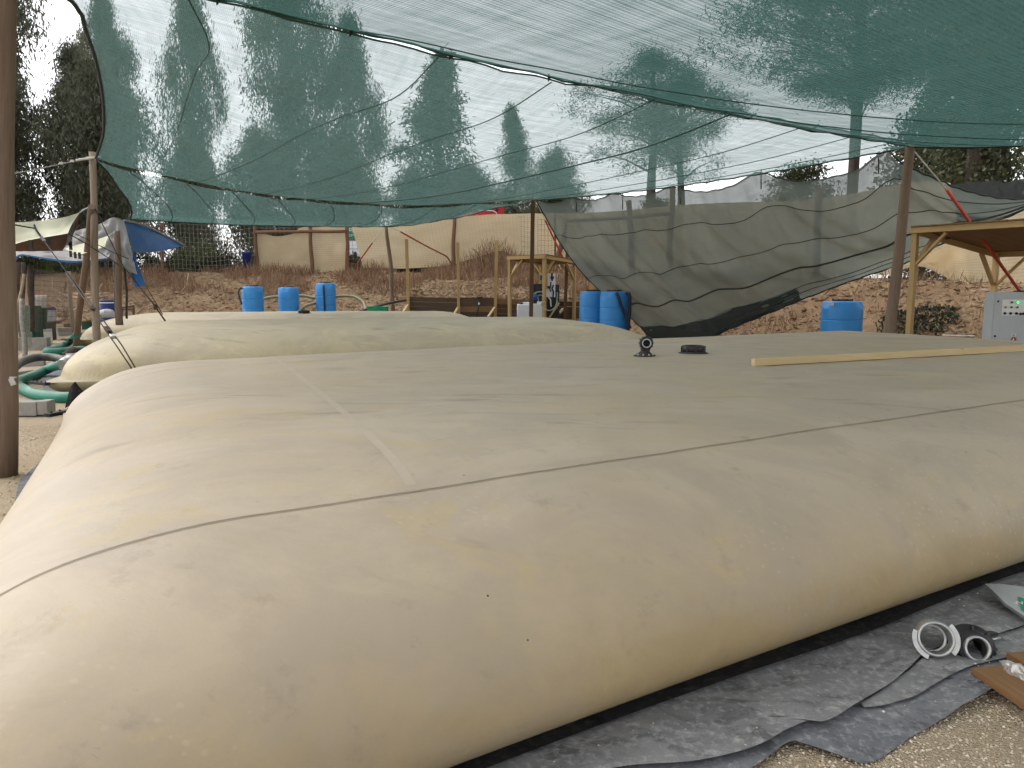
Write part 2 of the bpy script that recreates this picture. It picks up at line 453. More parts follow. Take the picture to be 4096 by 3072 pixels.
def skin_mat(name, base, yellow, dust, grime, gamt):
    """coated tank fabric: pale dust lies on what faces up, scuffs and smears, fine weave"""
    t = NT(name); vec = t.coord()
    big = t.noise(vec, 0.55, 6, 0.62)
    col = t.mix(t.ramp(big, [(0.38, 0.0), (0.60, 1.0)]), base, yellow)
    mott = t.noise(vec, 2.6, 9, 0.72, 0.4)
    col = t.mix(t.ramp(mott, [(0.40, 0.0), (0.66, 0.46)]), col, tuple(x * 0.74 for x in base))
    geo = t.node('ShaderNodeNewGeometry'); nz = t.node('ShaderNodeSeparateXYZ', Vector=geo.outputs['Normal'])
    d = t.math('MULTIPLY', t.ramp(nz.outputs[2], [(0.25, 0.12), (0.95, 0.85)]), t.ramp(t.noise(vec, 0.9, 7, 0.65, 0.6), [(0.25, 0.55), (0.62, 1.0)]))
    col = t.mix(d, col, dust)
    st = t.ramp(t.noise(t.coord((1, 1.25, 1)), 0.85, 9, 0.68, 0.8), [(0.46, 0.0), (0.58, 0.42)])
    col = t.mix(st, col, tuple(x * 0.70 for x in dust))
    # wiped marks: lighter clean patches
    w = t.ramp(t.noise(t.coord((0.9, 1.5, 1.5), 'Object', (0, 0, 0.4)), 1.3, 6, 0.7, 1.2), [(0.56, 0.0), (0.62, 0.45)])
    col = t.mix(w, col, tuple(min(1, x * 1.14) for x in yellow))
    # dark smears drawn out sideways
    s = t.ramp(t.noise(t.coord((0.5, 2.6, 1.0), 'Object', (0, 0, -0.45)), 1.6, 5, 0.6, 0.5), [(0.60, 0.0), (0.72, gamt)])
    s = t.math('MULTIPLY', s, t.ramp(nz.outputs[2], [(0.75, 0.12), (0.97, 1.0)]))
    col = t.mix(s, col, grime)
    sp = t.ramp(t.noise(vec, 5.0, 8, 0.75), [(0.58, 0.0), (0.72, gamt * 0.7)])
    col = t.mix(sp, col, grime)
    vo = t.node('ShaderNodeTexVoronoi', Vector=vec, Scale=7.0); vo.inputs['Randomness'].default_value = 1.0
    rnd = t.node('ShaderNodeSeparateColor', Color=vo.outputs['Color'])
    spot = t.math('MULTIPLY', t.math('LESS_THAN', vo.outputs['Distance'], 0.035), t.math('LESS_THAN', rnd.outputs[0], 0.35))
    col = t.mix(spot, col, (0.05, 0.04, 0.03))
    scr = t.ramp(t.noise(t.coord((3, 40, 20), 'Object', (0, 0, 0.9)), 1.0, 3, 0.5, 1.5), [(0.70, 0.0), (0.73, 0.35)])
    scr = t.math('MULTIPLY', scr, t.ramp(t.noise(vec, 0.9, 3), [(0.5, 0.0), (0.58, 1.0)]))
    col = t.mix(scr, col, grime)
    # dried drop marks
    vd = t.node('ShaderNodeTexVoronoi', Vector=t.coord((1, 1.5, 1.2)), Scale=24.0)
    rd = t.node('ShaderNodeSeparateColor', Color=vd.outputs['Color'])
    drop = t.math('MULTIPLY', t.math('LESS_THAN', vd.outputs['Distance'], 0.28), t.math('LESS_THAN', rd.outputs[0], 0.33))
    drop = t.math('MULTIPLY', drop, t.ramp(t.noise(vec, 0.8, 3), [(0.48, 0.0), (0.62, 0.2)]))
    col = t.mix(drop, col, tuple(min(1, x * 1.25) for x in dust))
    h = t.math('ADD', t.noise(vec, 2.2, 6, 0.6), t.math('ADD', t.math('MULTIPLY', t.noise(vec, 90, 2), 0.06), t.math('MULTIPLY', t.noise(vec, 11, 5, 0.7), 0.22)))
    rg = t.math('ADD', 0.40, t.math('MULTIPLY', t.noise(vec, 2.0, 5), 0.28))
    return t.done(t.bsdf(col, rg, t.bump(h, 0.22, 0.025), 0, 0.38))
M['skin'] = skin_mat('beige_tank_fabric', (0.335, 0.247, 0.120), (0.38, 0.294, 0.155), (0.46, 0.382, 0.296), (0.21, 0.165, 0.118), 0.6)
M['skin_old'] = skin_mat('dirty_tank_fabric', (0.44, 0.36, 0.20), (0.50, 0.42, 0.245), (0.46, 0.388, 0.285), (0.19, 0.165, 0.10), 0.6)

M['green_net'] = net('green_shade_net', (0.115, 0.185, 0.172), 0.70, (150.0, 260.0), (0.105, 0.185, 0.168), 0.38)
M['green_net_near'] = net('dense_green_shade_net', (0.048, 0.112, 0.100), 0.80, (115.0, 170.0), (0.066, 0.140, 0.125), 0.36, (0.7, 9.0))
M['grey_net'] = net('grey_green_shade_net', (0.17, 0.20, 0.178), 0.86, (160.0, 160.0), (0.19, 0.225, 0.20), 0.2, (4.0, 1.2))
M['beige_net'] = net('beige_shade_cloth', (0.68, 0.55, 0.35), 0.94, (60.0, 60.0), (0.92, 0.78, 0.54), 0.16, (1.0, 3.0))
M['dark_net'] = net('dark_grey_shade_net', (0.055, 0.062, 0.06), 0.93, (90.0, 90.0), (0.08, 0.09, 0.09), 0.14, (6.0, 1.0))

# ---------------------------------------------------------------- terrain
FENCE = [(-46.0, 45.5), (-13.4, 40.0), (-0.5, 38.2), (4.2, 32.5), (11.6, 22.5), (14.6, 16.0), (22.0, 4.0), (30.0, -8.0)]
def fence_sd(x, y):
    """distance to the fence line, positive inside the yard; also the share along the line"""
    best = 1e9; sgn = 1; at = 0.0; acc = 0.0
    for (ax, ay), (bx, by) in zip(FENCE, FENCE[1:]):
        dx, dy = bx - ax, by - ay; L = math.hypot(dx, dy)
        t = max(0.0, min(1.0, ((x - ax) * dx + (y - ay) * dy) / (L * L)))
        px, py = ax + dx * t, ay + dy * t; d = math.hypot(x - px, y - py)
        if d < best:
            best = d; at = acc + t * L; sgn = 1 if (dx * (y - ay) - dy * (x - ax)) < 0 else -1
        acc += L
    return best * sgn, at
def nz(x, y, s, k=0): return mnoise.noise(Vector((x * s, y * s, k)))
def gz(x, y):
    s, a = fence_sd(x, y)
    top = 2.45 - 0.55 * sstep(46, 66, a) - 0.35 * sstep(66, 74, a)
    w = 8.2 - 3.0 * sstep(48, 64, a)
    base = 0.22 * sstep(19, 29, y)
    if s <= 0: z = top + 0.05 * nz(x, y, 0.3)
    else:
        t = sstep(0.0, 1.0, 1 - (s - 0.5) / w)
        z = base * (1 - t) + top * t
        rough = sstep(0.02, 0.25, t) * sstep(0, 0.4, 1.25 - t)
        z += rough * (0.26 * nz(x, y, 0.55, 3) + 0.13 * nz(x, y, 1.6, 5) + 0.07 * nz(x, y, 4.0, 9))
    # earth held back by the plank wall
    f = sstep(27.06, 27.18, y) * sstep(-4.15, -3.75, x) * (1 - sstep(3.4, 5.2, x)) * (1 - sstep(33, 36, y))
    if f > 0: z = max(z, z * (1 - f) + f * (1.30 + (y - 27.1) * 0.12 + 0.08 * nz(x, y, 1.3, 2)))
    if 26.0 < y < 27.06 and -4.0 < x < 3.6: z = min(z, base + 0.05)
    # flat working floor, lightly uneven
    z += 0.012 * nz(x, y, 0.8, 1) * (1 - sstep(20, 26, y))
    return z

def axis_vals(lo, hi, step, far, n):
    a = list(np.arange(lo, hi + 1e-6, step))
    k = [((i + 1) / n) ** 2.2 for i in range(n)]
    return [lo - far * q for q in reversed(k)] + a + [hi + far * q for q in k]
def soil_mat():
    t = NT('sandy_soil'); vec = t.coord()
    n1 = t.noise(vec, 0.35, 7, 0.62); n2 = t.noise(vec, 4.0, 8, 0.7); n3 = t.noise(vec, 22.0, 6, 0.7)
    col = t.mix(t.ramp(n1, [(0.38, 0.0), (0.62, 1.0)]), (0.335, 0.24, 0.145), (0.25, 0.16, 0.092))
    col = t.mix(t.ramp(n2, [(0.42, 0.0), (0.66, 0.75)]), col, (0.17, 0.10, 0.06))
    col = t.mix(t.ramp(n3, [(0.5, 0.0), (0.7, 0.5)]), col, (0.39, 0.30, 0.19))
    # raked floor: paler grit where the ground lies flat and low
    pos = t.node('ShaderNodeNewGeometry'); sep = t.node('ShaderNodeSeparateXYZ', Vector=pos.outputs['Position'])
    flat = t.ramp(t.math('ADD', sep.outputs[2], t.math('MULTIPLY', n2, 0.12)), [(0.12, 1.0), (0.34, 0.0)])
    vo = t.node('ShaderNodeTexVoronoi', Vector=vec, Scale=95.0)
    grit = t.mix(t.ramp(t.node('ShaderNodeSeparateColor', Color=vo.outputs['Color']).outputs[0], [(0.0, 0.0), (1.0, 1.0)]), (0.44, 0.345, 0.235), (0.60, 0.49, 0.355))
    grit = t.mix(t.ramp(n1, [(0.4, 0.0), (0.6, 0.5)]), grit, (0.36, 0.275, 0.175))
    col = t.mix(flat, col, grit)
    h = t.math('ADD', t.math('MULTIPLY', n2, 1.2), t.math('ADD', t.math('MULTIPLY', n3, 0.5), t.math('MULTIPLY', vo.outputs['Distance'], 0.25)))
    return t.done(t.bsdf(col, 0.95, t.bump(h, 0.9, 0.06), 0, 0.1))
M['soil'] = soil_mat()
xs = axis_vals(-24.0, 18.0, 0.3, 500.0, 14); ys = axis_vals(-5.0, 46.0, 0.3, 600.0, 14)
vv = np.array([(x, y, gz(x, y)) for y in ys for x in xs]); nx = len(xs)
ff = np.array([(j * nx + i, j * nx + i + 1, (j + 1) * nx + i + 1, (j + 1) * nx + i) for j in range(len(ys) - 1) for i in range(nx - 1)])
ground = kind(arrays_mesh('ground', vv, ff, M['soil'], smooth=True), 'structure')

# ---------------------------------------------------------------- the three water bladders
class Pillow:
    """a filled pillow tank: corner (near left on the ground), heading of its long side, length, width, height"""
    def __init__(self, corner, ang, L, W_, h, z0=0.33, rl=1.7, rs=1.45, dome=0.05, seed=0, shear=0.0):
        self.shear = shear
        self.a, self.b, self.h, self.z0, self.rl, self.rs, self.dome, self.seed = L / 2, W_ / 2, h, z0, rl, rs, dome, seed
        self.ang = ang; ca, sa = math.cos(ang), math.sin(ang)
        self.ex, self.ey = Vector((ca, sa, 0)), Vector((-sa, ca, 0))
        self.c = Vector((corner[0], corner[1], 0)) + self.ex * self.a + self.ey * self.b
    def F(self, e, r, p=2.25):
        q = 1 - min(max(e, 0) / r, 1.0)
        return (1 - q ** p) ** 0.5
    def local(self, x, y):
        """plan position after the sides have drawn in between the corners"""
        u, v = x / self.a, y / self.b
        return x - 0.16 * (u ** 3) * (1 - abs(v) ** 3) * 1.0, y - 0.14 * (v ** 3) * (1 - abs(u) ** 5)
    def dome_f(self, x, y, rl, rs, p=2.15):
        qx = 1 - min(max(self.a - abs(x), 0) / rl, 1.0); qy = 1 - min(max(self.b - abs(y), 0) / rs, 1.0)
        q = min(1.0, (qx ** 3.2 + qy ** 3.2) ** (1 / 3.2))
        return (1 - q ** p) ** 0.5
    def top(self, x, y):
        f = self.dome_f(x, y, self.rl, self.rs)
        u, v = x / self.a, y / self.b
        z = self.z0 + (self.h - self.z0) * f * (1 - self.dome * (u * u + v * v) * 0.5)
        k = min(1, f * 1.5)
        z += k * 0.012 * mnoise.noise(Vector((x * 0.7, y * 0.7, self.seed))) + k * 0.004 * mnoise.noise(Vector((x * 2.3, y * 2.3, self.seed + 4)))
        # creases running in from the corners
        cx, cy = self.a - abs(x), self.b - abs(y); rr = math.hypot(cx, cy)
        if 0.02 < rr < 2.2:
            an = math.atan2(cy, cx); z += 0.005 * math.sin(an * 13 + self.seed) * sstep(2.2, 0.5, rr) * min(1, rr / 0.5) * f
        return z
    def bot(self, x, y):
        return 0.012 + (self.z0 - 0.012) * (1 - min(1.0, self.dome_f(x, y, 0.5, 0.5, 2.0) * 1.02))
    def world(self, x, y, z):
        lx, ly = self.local(x, y)
        return self.c + self.ex * (lx + self.shear * (ly + self.b)) + self.ey * ly + Vector((0, 0, z))
    def on(self, x, y, lift=0.0): return self.world(x, y, self.top(x, y) + lift)
    def inv(self, p):
        d = Vector((p[0], p[1], 0)) - self.c; y = d.dot(self.ey); return d.dot(self.ex) - self.shear * (y + self.b), y
    def mesh(self, n=110, m=80):
        mb = MB()
        su = lambda s: math.copysign(1 - (1 - abs(s)) ** 2.1, s)
        def gx(i): return su(2 * i - 1) * self.a
        def gy(j): return su(2 * j - 1) * self.b
        mb.grid(lambda u, v: self.world(gx(u), gy(v), self.top(gx(u), gy(v))), n, m, self.a * 2, self.b * 2)
        mb.grid(lambda u, v: self.world(gx(u), gy(1 - v), self.bot(gx(u), gy(1 - v))), n, m, self.a * 2, self.b * 2)
        return mb

def weld(mesh_ob):
    bm = bmesh.new(); bm.from_mesh(mesh_ob.data)
    bmesh.ops.remove_doubles(bm, verts=bm.verts, dist=0.004); bm.to_mesh(mesh_ob.data); bm.free()

def make_bladder(P, label, mat, org):
    t_ = thing('water_bladder', label, 'water bladder', org, 'beige water bladders lying side by side')
    o = P.mesh().build('skin', mat, t_); weld(o)
    return t_, o

def corner_plate(P, root, sx, sy):
    """black clamp bar across a corner tip"""
    tip = P.world(sx * P.a, sy * P.b, P.z0)
    out = (P.ex * sx + P.ey * sy).normalized(); side = Vector((-out.y, out.x, 0))
    mb = MB(); c = tip - out * 0.02
    mb.beam(c - side * 0.24 + Vector((0, 0, 0.012)), c + side * 0.24 + Vector((0, 0, 0.012)), 0.09, 0.018)
    mb.beam(c - side * 0.24 - Vector((0, 0, 0.012)), c + side * 0.24 - Vector((0, 0, 0.012)), 0.085, 0.018)
    for k in (-0.18, -0.06, 0.06, 0.18): mb.lathe([(0.012, 0), (0.012, 0.02)], c + side * k + Vector((0, 0, 0.02)), seg=6)
    return mb.build('corner_clamp', M['black'], root)

def seam(P, root, a, b, w=0.012, lift=0.0015, n=80, name='seam', mat=None):
    """a welded strip lying on the skin from local a to local b"""
    mb = MB(); d = (Vector(b) - Vector(a)); L = d.length; d.normalize(); nrm = Vector((-d.y, d.x))
    def f(u, v):
        p = Vector(a) + d * (u * L) + nrm * ((v - 0.5) * w)
        return P.on(p.x, p.y, lift)
    mb.grid(f, n, 1, L, w)
    return mb.build(name, mat or M['rubber'], root)

def cap_fitting(P, root, x, y, r=0.15, h=0.075, name='filler_cap'):
    base = P.on(x, y)
    mb = MB().lathe([(r * 1.28, -0.01), (r * 1.28, 0.006), (r * 1.05, 0.012), (r * 1.03, 0.02)], base, seg=28)
    fl = mb.build('flange', M['rubber'], root)
    mb = MB().lathe([(r, 0.01), (r, h), (r * 0.94, h + 0.006), (r * 0.80, h + 0.006), (r * 0.78, h - 0.03), (0.001, h - 0.03)], base, seg=16)
    for k in range(8):
        an = k * math.pi / 4
        mb.beam(base + Vector((math.cos(an) * r, math.sin(an) * r, 0.014)), base + Vector((math.cos(an) * r, math.sin(an) * r, h)), 0.02, 0.02)
    return mb.build(name, M['black'], root)

ANG1 = R(30.6)
B1 = Pillow((-1.72, 1.29), ANG1, 14.0, 8.35, 0.97, 0.285, 1.4, 1.5, 0.05, 1, 0.092)
b1, skin1 = make_bladder(B1, 'largest beige water bladder nearest the camera, timber and elbow fitting on it', M['skin'], tuple(B1.c))

B2 = Pillow((-7.45, 11.85), R(14.5), 11.4, 5.7, 1.07, 0.25, 1.9, 1.7, 0.08, 5, -0.09)
B3 = Pillow((-12.7, 21.6), R(10.0), 12.5, 4.6, 0.94, 0.26, 1.9, 1.5, 0.08, 9)
b2, skin2 = make_bladder(B2, 'yellowed dirty water bladder in the middle, with a green hose at its end', M['skin_old'], tuple(B2.c))
b3, skin3 = make_bladder(B3, 'farthest water bladder, a thin pale strip behind the middle one', M['skin_old'], tuple(B3.c))

# ---------------------------------------------------------------- posts
def round_post(name, label, p0, p1, r0, r1, mat, seg=12, group=None, bend=0.02):
    p0, p1 = Vector(p0), Vector(p1); t_ = tag_later = None
    n = 14; pts = []; rr = []
    ph = random.random() * 9
    for i in range(n + 1):
        t = i / n; p = lerp(p0, p1, t)
        p += Vector((math.sin(t * 5 + ph), math.cos(t * 4 + ph), 0)) * bend * math.sin(math.pi * t)
        pts.append(p); rr.append((r0 + (r1 - r0) * t) * (1 + 0.04 * mnoise.noise(Vector((ph, t * 6, 0)))))
    o = MB().tube(pts, rr, seg).build(name, mat, at=p0)
    return tag(o, label, 'post', group)
L_TOP, P1_TOP, P2_TOP, NL_TOP = (-9.421, 17.600, 4.638), (0.665, 24.600, 4.477), (7.749, 15.250, 4.457), (-4.372, 6.950, 4.660)
round_post('shade_post', 'tall weathered round post on the left carrying the green shade net', (-9.639, 17.600, -0.004), (-9.432, 17.600, 4.760), 0.088, 0.07, M['post_grey'])
round_post('shade_post', 'thick brown post at the left picture edge, nearest to the camera', (-4.761, 6.950, -0.022), (-4.378, 6.950, 4.686), 0.118, 0.112, M['post'])
round_post('shade_post', 'leaning split round post at the right, under the net corner', (7.447, 15.100, 0.078), (7.752, 15.250, 4.500), 0.115, 0.085, M['post'])
sp = MB().beam((0.600, 24.550, 0.011), (0.665, 24.600, 4.527), 0.125, 0.125).build('shade_post', M['post_brown'], at=(0.600, 24.550, 0.011))
tag(sp, 'square brown post in the middle standing before the small wooden shelter', 'post')
round_post('shade_post', 'grey knotty pole holding the far edge of the net before the fence', (-4.291, 27.600, 0.810), (-4.494, 27.600, 3.911), 0.085, 0.06, M['post'], bend=0.05)
round_post('prop_pole', 'slanting brown pole propped against the tall weathered left post', (-12.458, 21.650, -0.050), (-9.452, 17.450, 3.538), 0.085, 0.075, M['post'])

# ---------------------------------------------------------------- green shade nets overhead
cabA = Curve(catenary(NL_TOP, P2_TOP, 0.16), False)                 # near cable between the two roof nets
cabB = Curve([L_TOP, (-9.013, 18.200, 4.542), (-7.705, 19.600, 4.323), (-6.330, 20.800, 4.184), (-5.863, 21.500, 4.191), (-3.066, 23.000, 4.155), (-1.306, 23.900, 4.341), P1_TOP])
edgeL = Curve([NL_TOP, (-4.693, 8.600, 4.753), (-5.439, 10.200, 4.986), (-6.223, 11.900, 5.074), (-7.145, 13.800, 4.970), (-8.224, 15.800, 4.793), (L_TOP[0] + 0.12, L_TOP[1] - 0.12, L_TOP[2] - 0.04)])
edgeR = Curve(catenary(P2_TOP, P1_TOP, 0.16), False)
C2 = coons(cabA, cabB, edgeL, edgeR)
def can2(u, v):
    p = C2(u, v); k = 16 * u * (1 - u) * v * (1 - v)
    p.z -= 0.34 * k
    e = 4 * u * (1 - u)
    p.z += 0.02 * e * mnoise.noise(Vector((u * 9, v * 4, 1))) - 0.03 * math.sin(u * 40) ** 2 * (v < 0.999) * sstep(0.25, 0, v) * e
    p += Vector((0.14, -0.21, 0.03)) * (1 - v) ** 10 * sstep(0.40, 0.50, u) * sstep(1.0, 0.93, u)      # tucked over the near net's edge
    return p
net2 = thing('shade_net', 'see-through green shade net stretched overhead from the left post', 'shade net', L_TOP, None)
MB().grid(can2, 70, 50, 14.5, 11.0).build('netting', M['green_net'], net2)
def seam_line(fn, path, r, root, n=40, mat=None, name='seam_cord', lift=0.004):
    c = Curve([(a, b, 0) for a, b in path])
    pts = []
    for i in range(n + 1):
        q = c(i / n); p = fn(min(max(q.x, 0), 1), min(max(q.y, 0), 1)); pts.append(p - Vector((0, 0, lift)))
    return MB().tube(pts, r, 5).build(name, mat or M['rope_green'], root)
for k, (a, b) in enumerate([(0.10, 0.10), (0.29, 0.19), (0.405, 0.325), (0.52, 0.44), (0.635, 0.555), (0.75, 0.69), (0.86, 0.82), (0.95, 0.93)]):
    seam_line(can2, [(a, 0.004), (a * .55 + b * .45, 0.45), (b, 0.998)], 0.008 if k != 4 else 0.015, net2)
def hem(curve, r, root, n=60, mat=None, name='hem'):
    pts = [curve(i / n) + Vector((0, 0, 0.012 * math.sin(i * 1.7))) for i in range(n + 1)]
    return MB().tube(pts, r, 6).build(name, mat or M['rope_dark'], root)
hem(edgeL, 0.026, net2); hem(Curve([can2(i / 40, 0.0) for i in range(41)], False), 0.011, net2, mat=M['rope_green'])
hem(Curve([can2(1.0, i / 30) for i in range(31)], False), 0.02, net2)

P4_UNSEEN, P5_UNSEEN = (13.5, 7.2, 4.55), (0.6, -1.1, 4.9)  # corners out of view; the net's reach here is set by light wanted below
can1_a = Curve(catenary(NL_TOP, P2_TOP, 0.13), False)
can1_b = Curve(catenary(P5_UNSEEN, P4_UNSEEN, 0.3), False)
can1_l = Curve(catenary(NL_TOP, P5_UNSEEN, 0.25), False)
can1_r = Curve(catenary(P2_TOP, P4_UNSEEN, 0.45), False)
C1_ = coons(can1_a, can1_b, can1_l, can1_r)
def can1(u, v):
    p = C1_(u, v); k = 4 * u * (1 - u)
    p.z -= 0.26 * k * 4 * v * (1 - v) + 0.05 * math.sin(math.pi * u) * sstep(0, 0.12, v)
    p.z += 0.02 * k * mnoise.noise(Vector((u * 7, v * 7, 4)))
    p.z += 0.012 * k * math.sin(u * 55) * sstep(0.2, 0.0, v)
    return p
net1 = thing('shade_net', 'dense green shade net sagging overhead at upper right, nearest the camera', 'shade net', P2_TOP)
MB().grid(can1, 80, 50, 15.5, 9.6).build('netting', M['green_net_near'], net1)
for (a, b, r) in [((0.22, 0.01), (1.0, 0.66), 0.008), ((0.42, 0.01), (1.0, 0.38), 0.010), ((0.62, 0.015), (1.0, 0.19), 0.006), ((0.72, 0.012), (1.0, 0.07), 0.006)]:
    seam_line(can1, [a, ((a[0] + b[0]) / 2, a[1] * .62 + b[1] * .38), b], r, net1)
hem(Curve([can1(i / 50, 0.0) for i in range(51)], False), 0.013, net1, mat=M['rope_green'])
hem(Curve([can1(1.0, i / 40) for i in range(41)], False), 0.03, net1)
for u in (0.03, 0.12, 0.215, 0.30, 0.40, 0.47, 0.56, 0.66, 0.77, 0.88):         # lashings that pull both hems to the cable
    a = can1(u, 0); b = can2(u, 0)
    MB().tube([a + Vector((0, 0, 0.03)), lerp(a, b, .5) - Vector((0, 0, 0.04)), b + Vector((0.02, 0, 0.03))], 0.014, 5).build('lashing', M['rope_dark'], net1)

# strip of net hanging beyond the far cable
s3a = Curve([cabB(i / 40) + Vector((0.02, 0.06, -0.05 - 0.05 * abs(math.sin(i * 0.55)))) for i in range(41)], False)
s3b = Curve([(-10.744, 21.800, 3.635), (-9.941, 23.600, 3.697), (-8.323, 25.200, 3.736), (-6.438, 26.400, 3.801), (-4.520, 27.400, 3.873), (-3.469, 27.200, 3.920), (-2.467, 26.700, 4.033), (-1.497, 26.100, 4.131), (-0.447, 25.300, 4.338), (P1_TOP[0] - 0.02, P1_TOP[1] + 0.05, P1_TOP[2] - 0.06)])
s3l = Curve([s3a(0), (-9.551, 18.400, 4.459), (-9.906, 19.600, 4.215), (-10.171, 20.600, 3.989), (-10.447, 21.300, 3.798), s3b(0)])
s3r = Curve([s3a(1), s3b(1)], False)
S3 = coons(s3a, s3b, s3l, s3r)
def can3(u, v):
    p = S3(u, v); p.z -= 0.12 * 16 * u * (1 - u) * v * (1 - v); p.z += 0.015 * mnoise.noise(Vector((u * 14, v * 5, 2))); return p
net3 = thing('shade_net', 'strip of green net sloping down behind the far cable towards the fence', 'shade net', L_TOP)
MB().grid(can3, 60, 20, 13.0, 5.5).build('netting', M['green_net'], net3)
for (a, b) in [(0.06, 0.10), (0.17, 0.19), (0.26, 0.28), (0.36, 0.37), (0.49, 0.44), (0.61, 0.52), (0.74, 0.60), (0.85, 0.72)]:
    seam_line(can3, [(a, 0.01), ((a + b) / 2 + .012, 0.5), (b, 0.99)], 0.012, net3, 24)
hem(s3l, 0.026, net3, 30); hem(s3b, 0.022, net3)
MB().grid(lambda u, v: s3b(u * 0.44 + 0.005) + Vector((0, 0.02 - 0.05 * v, 0.16 * v)), 40, 2, 6, .2).build('folded_hem', M['green_net'], net3)

# cables
def rope_thing(name, label, pts, r, mat, cat='rope', seg=6, group=None):
    o = MB().tube(pts, r, seg).build(name, mat, at=pts[0]); return tag(o, label, cat, group)
rope_thing('steel_cable', 'pale cable from the left post top across to the middle square post', [cabB(i / 60) + Vector((0, 0.02, 0.03)) for i in range(61)], 0.009, M['rope_green'], 'cable')
rope_thing('steel_cable', 'cable overhead where the two large green nets meet', [cabA(i / 40) + Vector((0, 0, 0.035)) for i in range(41)], 0.009, M['rope_green'], 'cable')
cl = thing('guy_cable', 'pale guy cable with clips running left from the tall left post', 'cable', L_TOP)
g0, g1 = Vector((-9.479, 17.500, 4.612)), Vector((-10.696, 16.600, 4.151))
g1 = g0 + (g1 - g0) * 1.6
MB().tube(catenary(g0, g1, 0.03), 0.013, 6).build('cable', M['wire'], cl)
for q in (0.0, 0.06, 0.13, 0.22):
    p = lerp(g0, g1, q); MB().box(p, 0.07, 0.05, 0.05, 0.2).build('clip', M['rope_white'], cl)
MB().tube([g0 + Vector((0.28, 0, 0.02)), g0 + Vector((0.1, -.02, 0)), g0 + (g1 - g0) * .1], 0.028, 6).build('white_wrap', M['rope_white'], cl)

# ---------------------------------------------------------------- grey-green side net, hanging from the net edge between two posts
p1x, p1y, p2x, p2y = 0.66, 24.6, 8.06, 15.25
sn_top = Curve([(0.790, 24.500, 4.494), (1.190, 23.930, 4.315), (1.525, 23.508, 4.302), (1.748, 23.225, 4.390), (2.088, 22.796, 4.272), (2.483, 22.297, 4.247), (2.855, 21.827, 4.338),
  (3.222, 21.363, 4.215), (3.668, 20.799, 4.197), (4.116, 20.233, 4.310), (4.430, 19.836, 4.192), (4.817, 19.348, 4.099), (5.325, 18.706, 4.169), (5.728, 18.197, 4.396),
  (6.078, 17.755, 4.207), (6.499, 17.223, 4.052), (7.075, 16.494, 4.126), (7.253, 16.270, 4.182), (7.579, 15.858, 4.480), (7.777, 15.600, 4.196), (8.630, 15.800, 3.907), (9.198, 16.000, 3.753), (10.080, 16.200, 3.603), (10.971, 16.400, 3.579)])
sn_bot = Curve([(4.186, 21.200, 0.148), (4.108, 20.600, 0.166), (4.702, 20.000, 0.236), (5.028, 19.000, 0.471), (5.206, 18.300, 0.714), (7.173, 17.600, 1.642), (7.731, 17.300, 1.897), (8.303, 17.000, 2.132), (8.670, 16.800, 2.284), (9.355, 16.600, 2.700), (10.402, 16.500, 3.148), (11.053, 16.500, 3.422)])
sn_l = Curve([sn_top(0), (1.228, 24.600, 3.746), (1.636, 24.600, 3.067), (2.095, 24.500, 2.437), (2.484, 24.300, 1.979), (2.913, 24.000, 1.554), (3.538, 23.000, 0.913), sn_bot(0)])
sn_r = Curve([sn_top(1), sn_bot(1)], False)
SN = coons(sn_top, sn_bot, sn_l, sn_r)
TIES = [0.0, 0.125, 0.25, 0.385, 0.545, 0.735]
def sidenet(u, v):
    p = SN(u, v)
    k = 16 * u * (1 - u) * v * (1 - v)
    belly = 4 * v * (1 - v)
    p += Vector((-0.05, -0.50 * belly * (4 * u * (1 - u)), -0.20 * k))
    f = 0.0
    for q in TIES:                                          # folds fanning down from each tie
        d = (u - q - 0.16 * v); f += (math.exp(-(d / (0.010 + 0.03 * v)) ** 2) + 0.5 * math.exp(-((d - 0.045) / (0.008 + 0.02 * v)) ** 2)) * (0.6 + 0.3 * v)
    p += Vector((0.02, -0.38, 0.05)) * f * belly
    p.y += 0.03 * mnoise.noise(Vector((u * 16 - v * 4, v * 2, 7))) * min(1, 5 * v * (1 - v)) + 0.05 * sstep(0.6, 1, v) * mnoise.noise(Vector((u * 20 - v * 6, v * 5, 3)))
    return p
sn = thing('side_net', 'grey-green shade net hung as a side curtain, billowing down behind the bladders', 'shade net', P1_TOP)
MB().grid(sidenet, 130, 60, 13.0, 5.5).build('netting', M['grey_net'], sn)
def bunch(u, v):                                            # slack cloth gathered in folds along the foot
    uu = 0.01 + 0.50 * u; p = sidenet(uu, 0.80 + 0.20 * v); e = math.sin(math.pi * v) * sstep(1, 0.55, u)
    return p + Vector((0, -0.16 * e - 0.05 * mnoise.noise(Vector((u * 14, v * 9, 2))), -0.10 * e + 0.05 * mnoise.noise(Vector((u * 9 - v * 3, v * 7, 5)))))
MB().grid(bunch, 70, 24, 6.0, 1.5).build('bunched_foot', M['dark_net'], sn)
for (va, r, wob) in [(0.20, 0.010, 0.004), (0.42, 0.010, 0.005), (0.63, 0.022, 0.006), (0.84, 0.009, 0.012), (0.92, 0.008, 0.012)]:
    pts = []
    for i in range(91):
        u = 0.005 + 0.985 * i / 90
        sc = sum(math.exp(-((u - q - 0.16 * va) / 0.05) ** 2) for q in TIES)
        pts.append(sidenet(u, min(0.99, va - 0.03 * sc + wob * math.sin(u * 60) * 0.5)) + Vector((0, -0.012, 0)))
    MB().tube(pts, r, 5).build('seam_cord', M['rope_dark'], sn)
hem(sn_top, 0.018, sn, 140); hem(Curve([sidenet(0, i / 40) for i in range(41)], False), 0.028, sn, 50); hem(Curve([sidenet(i / 60, 1) for i in range(61)], False), 0.02, sn, 80)
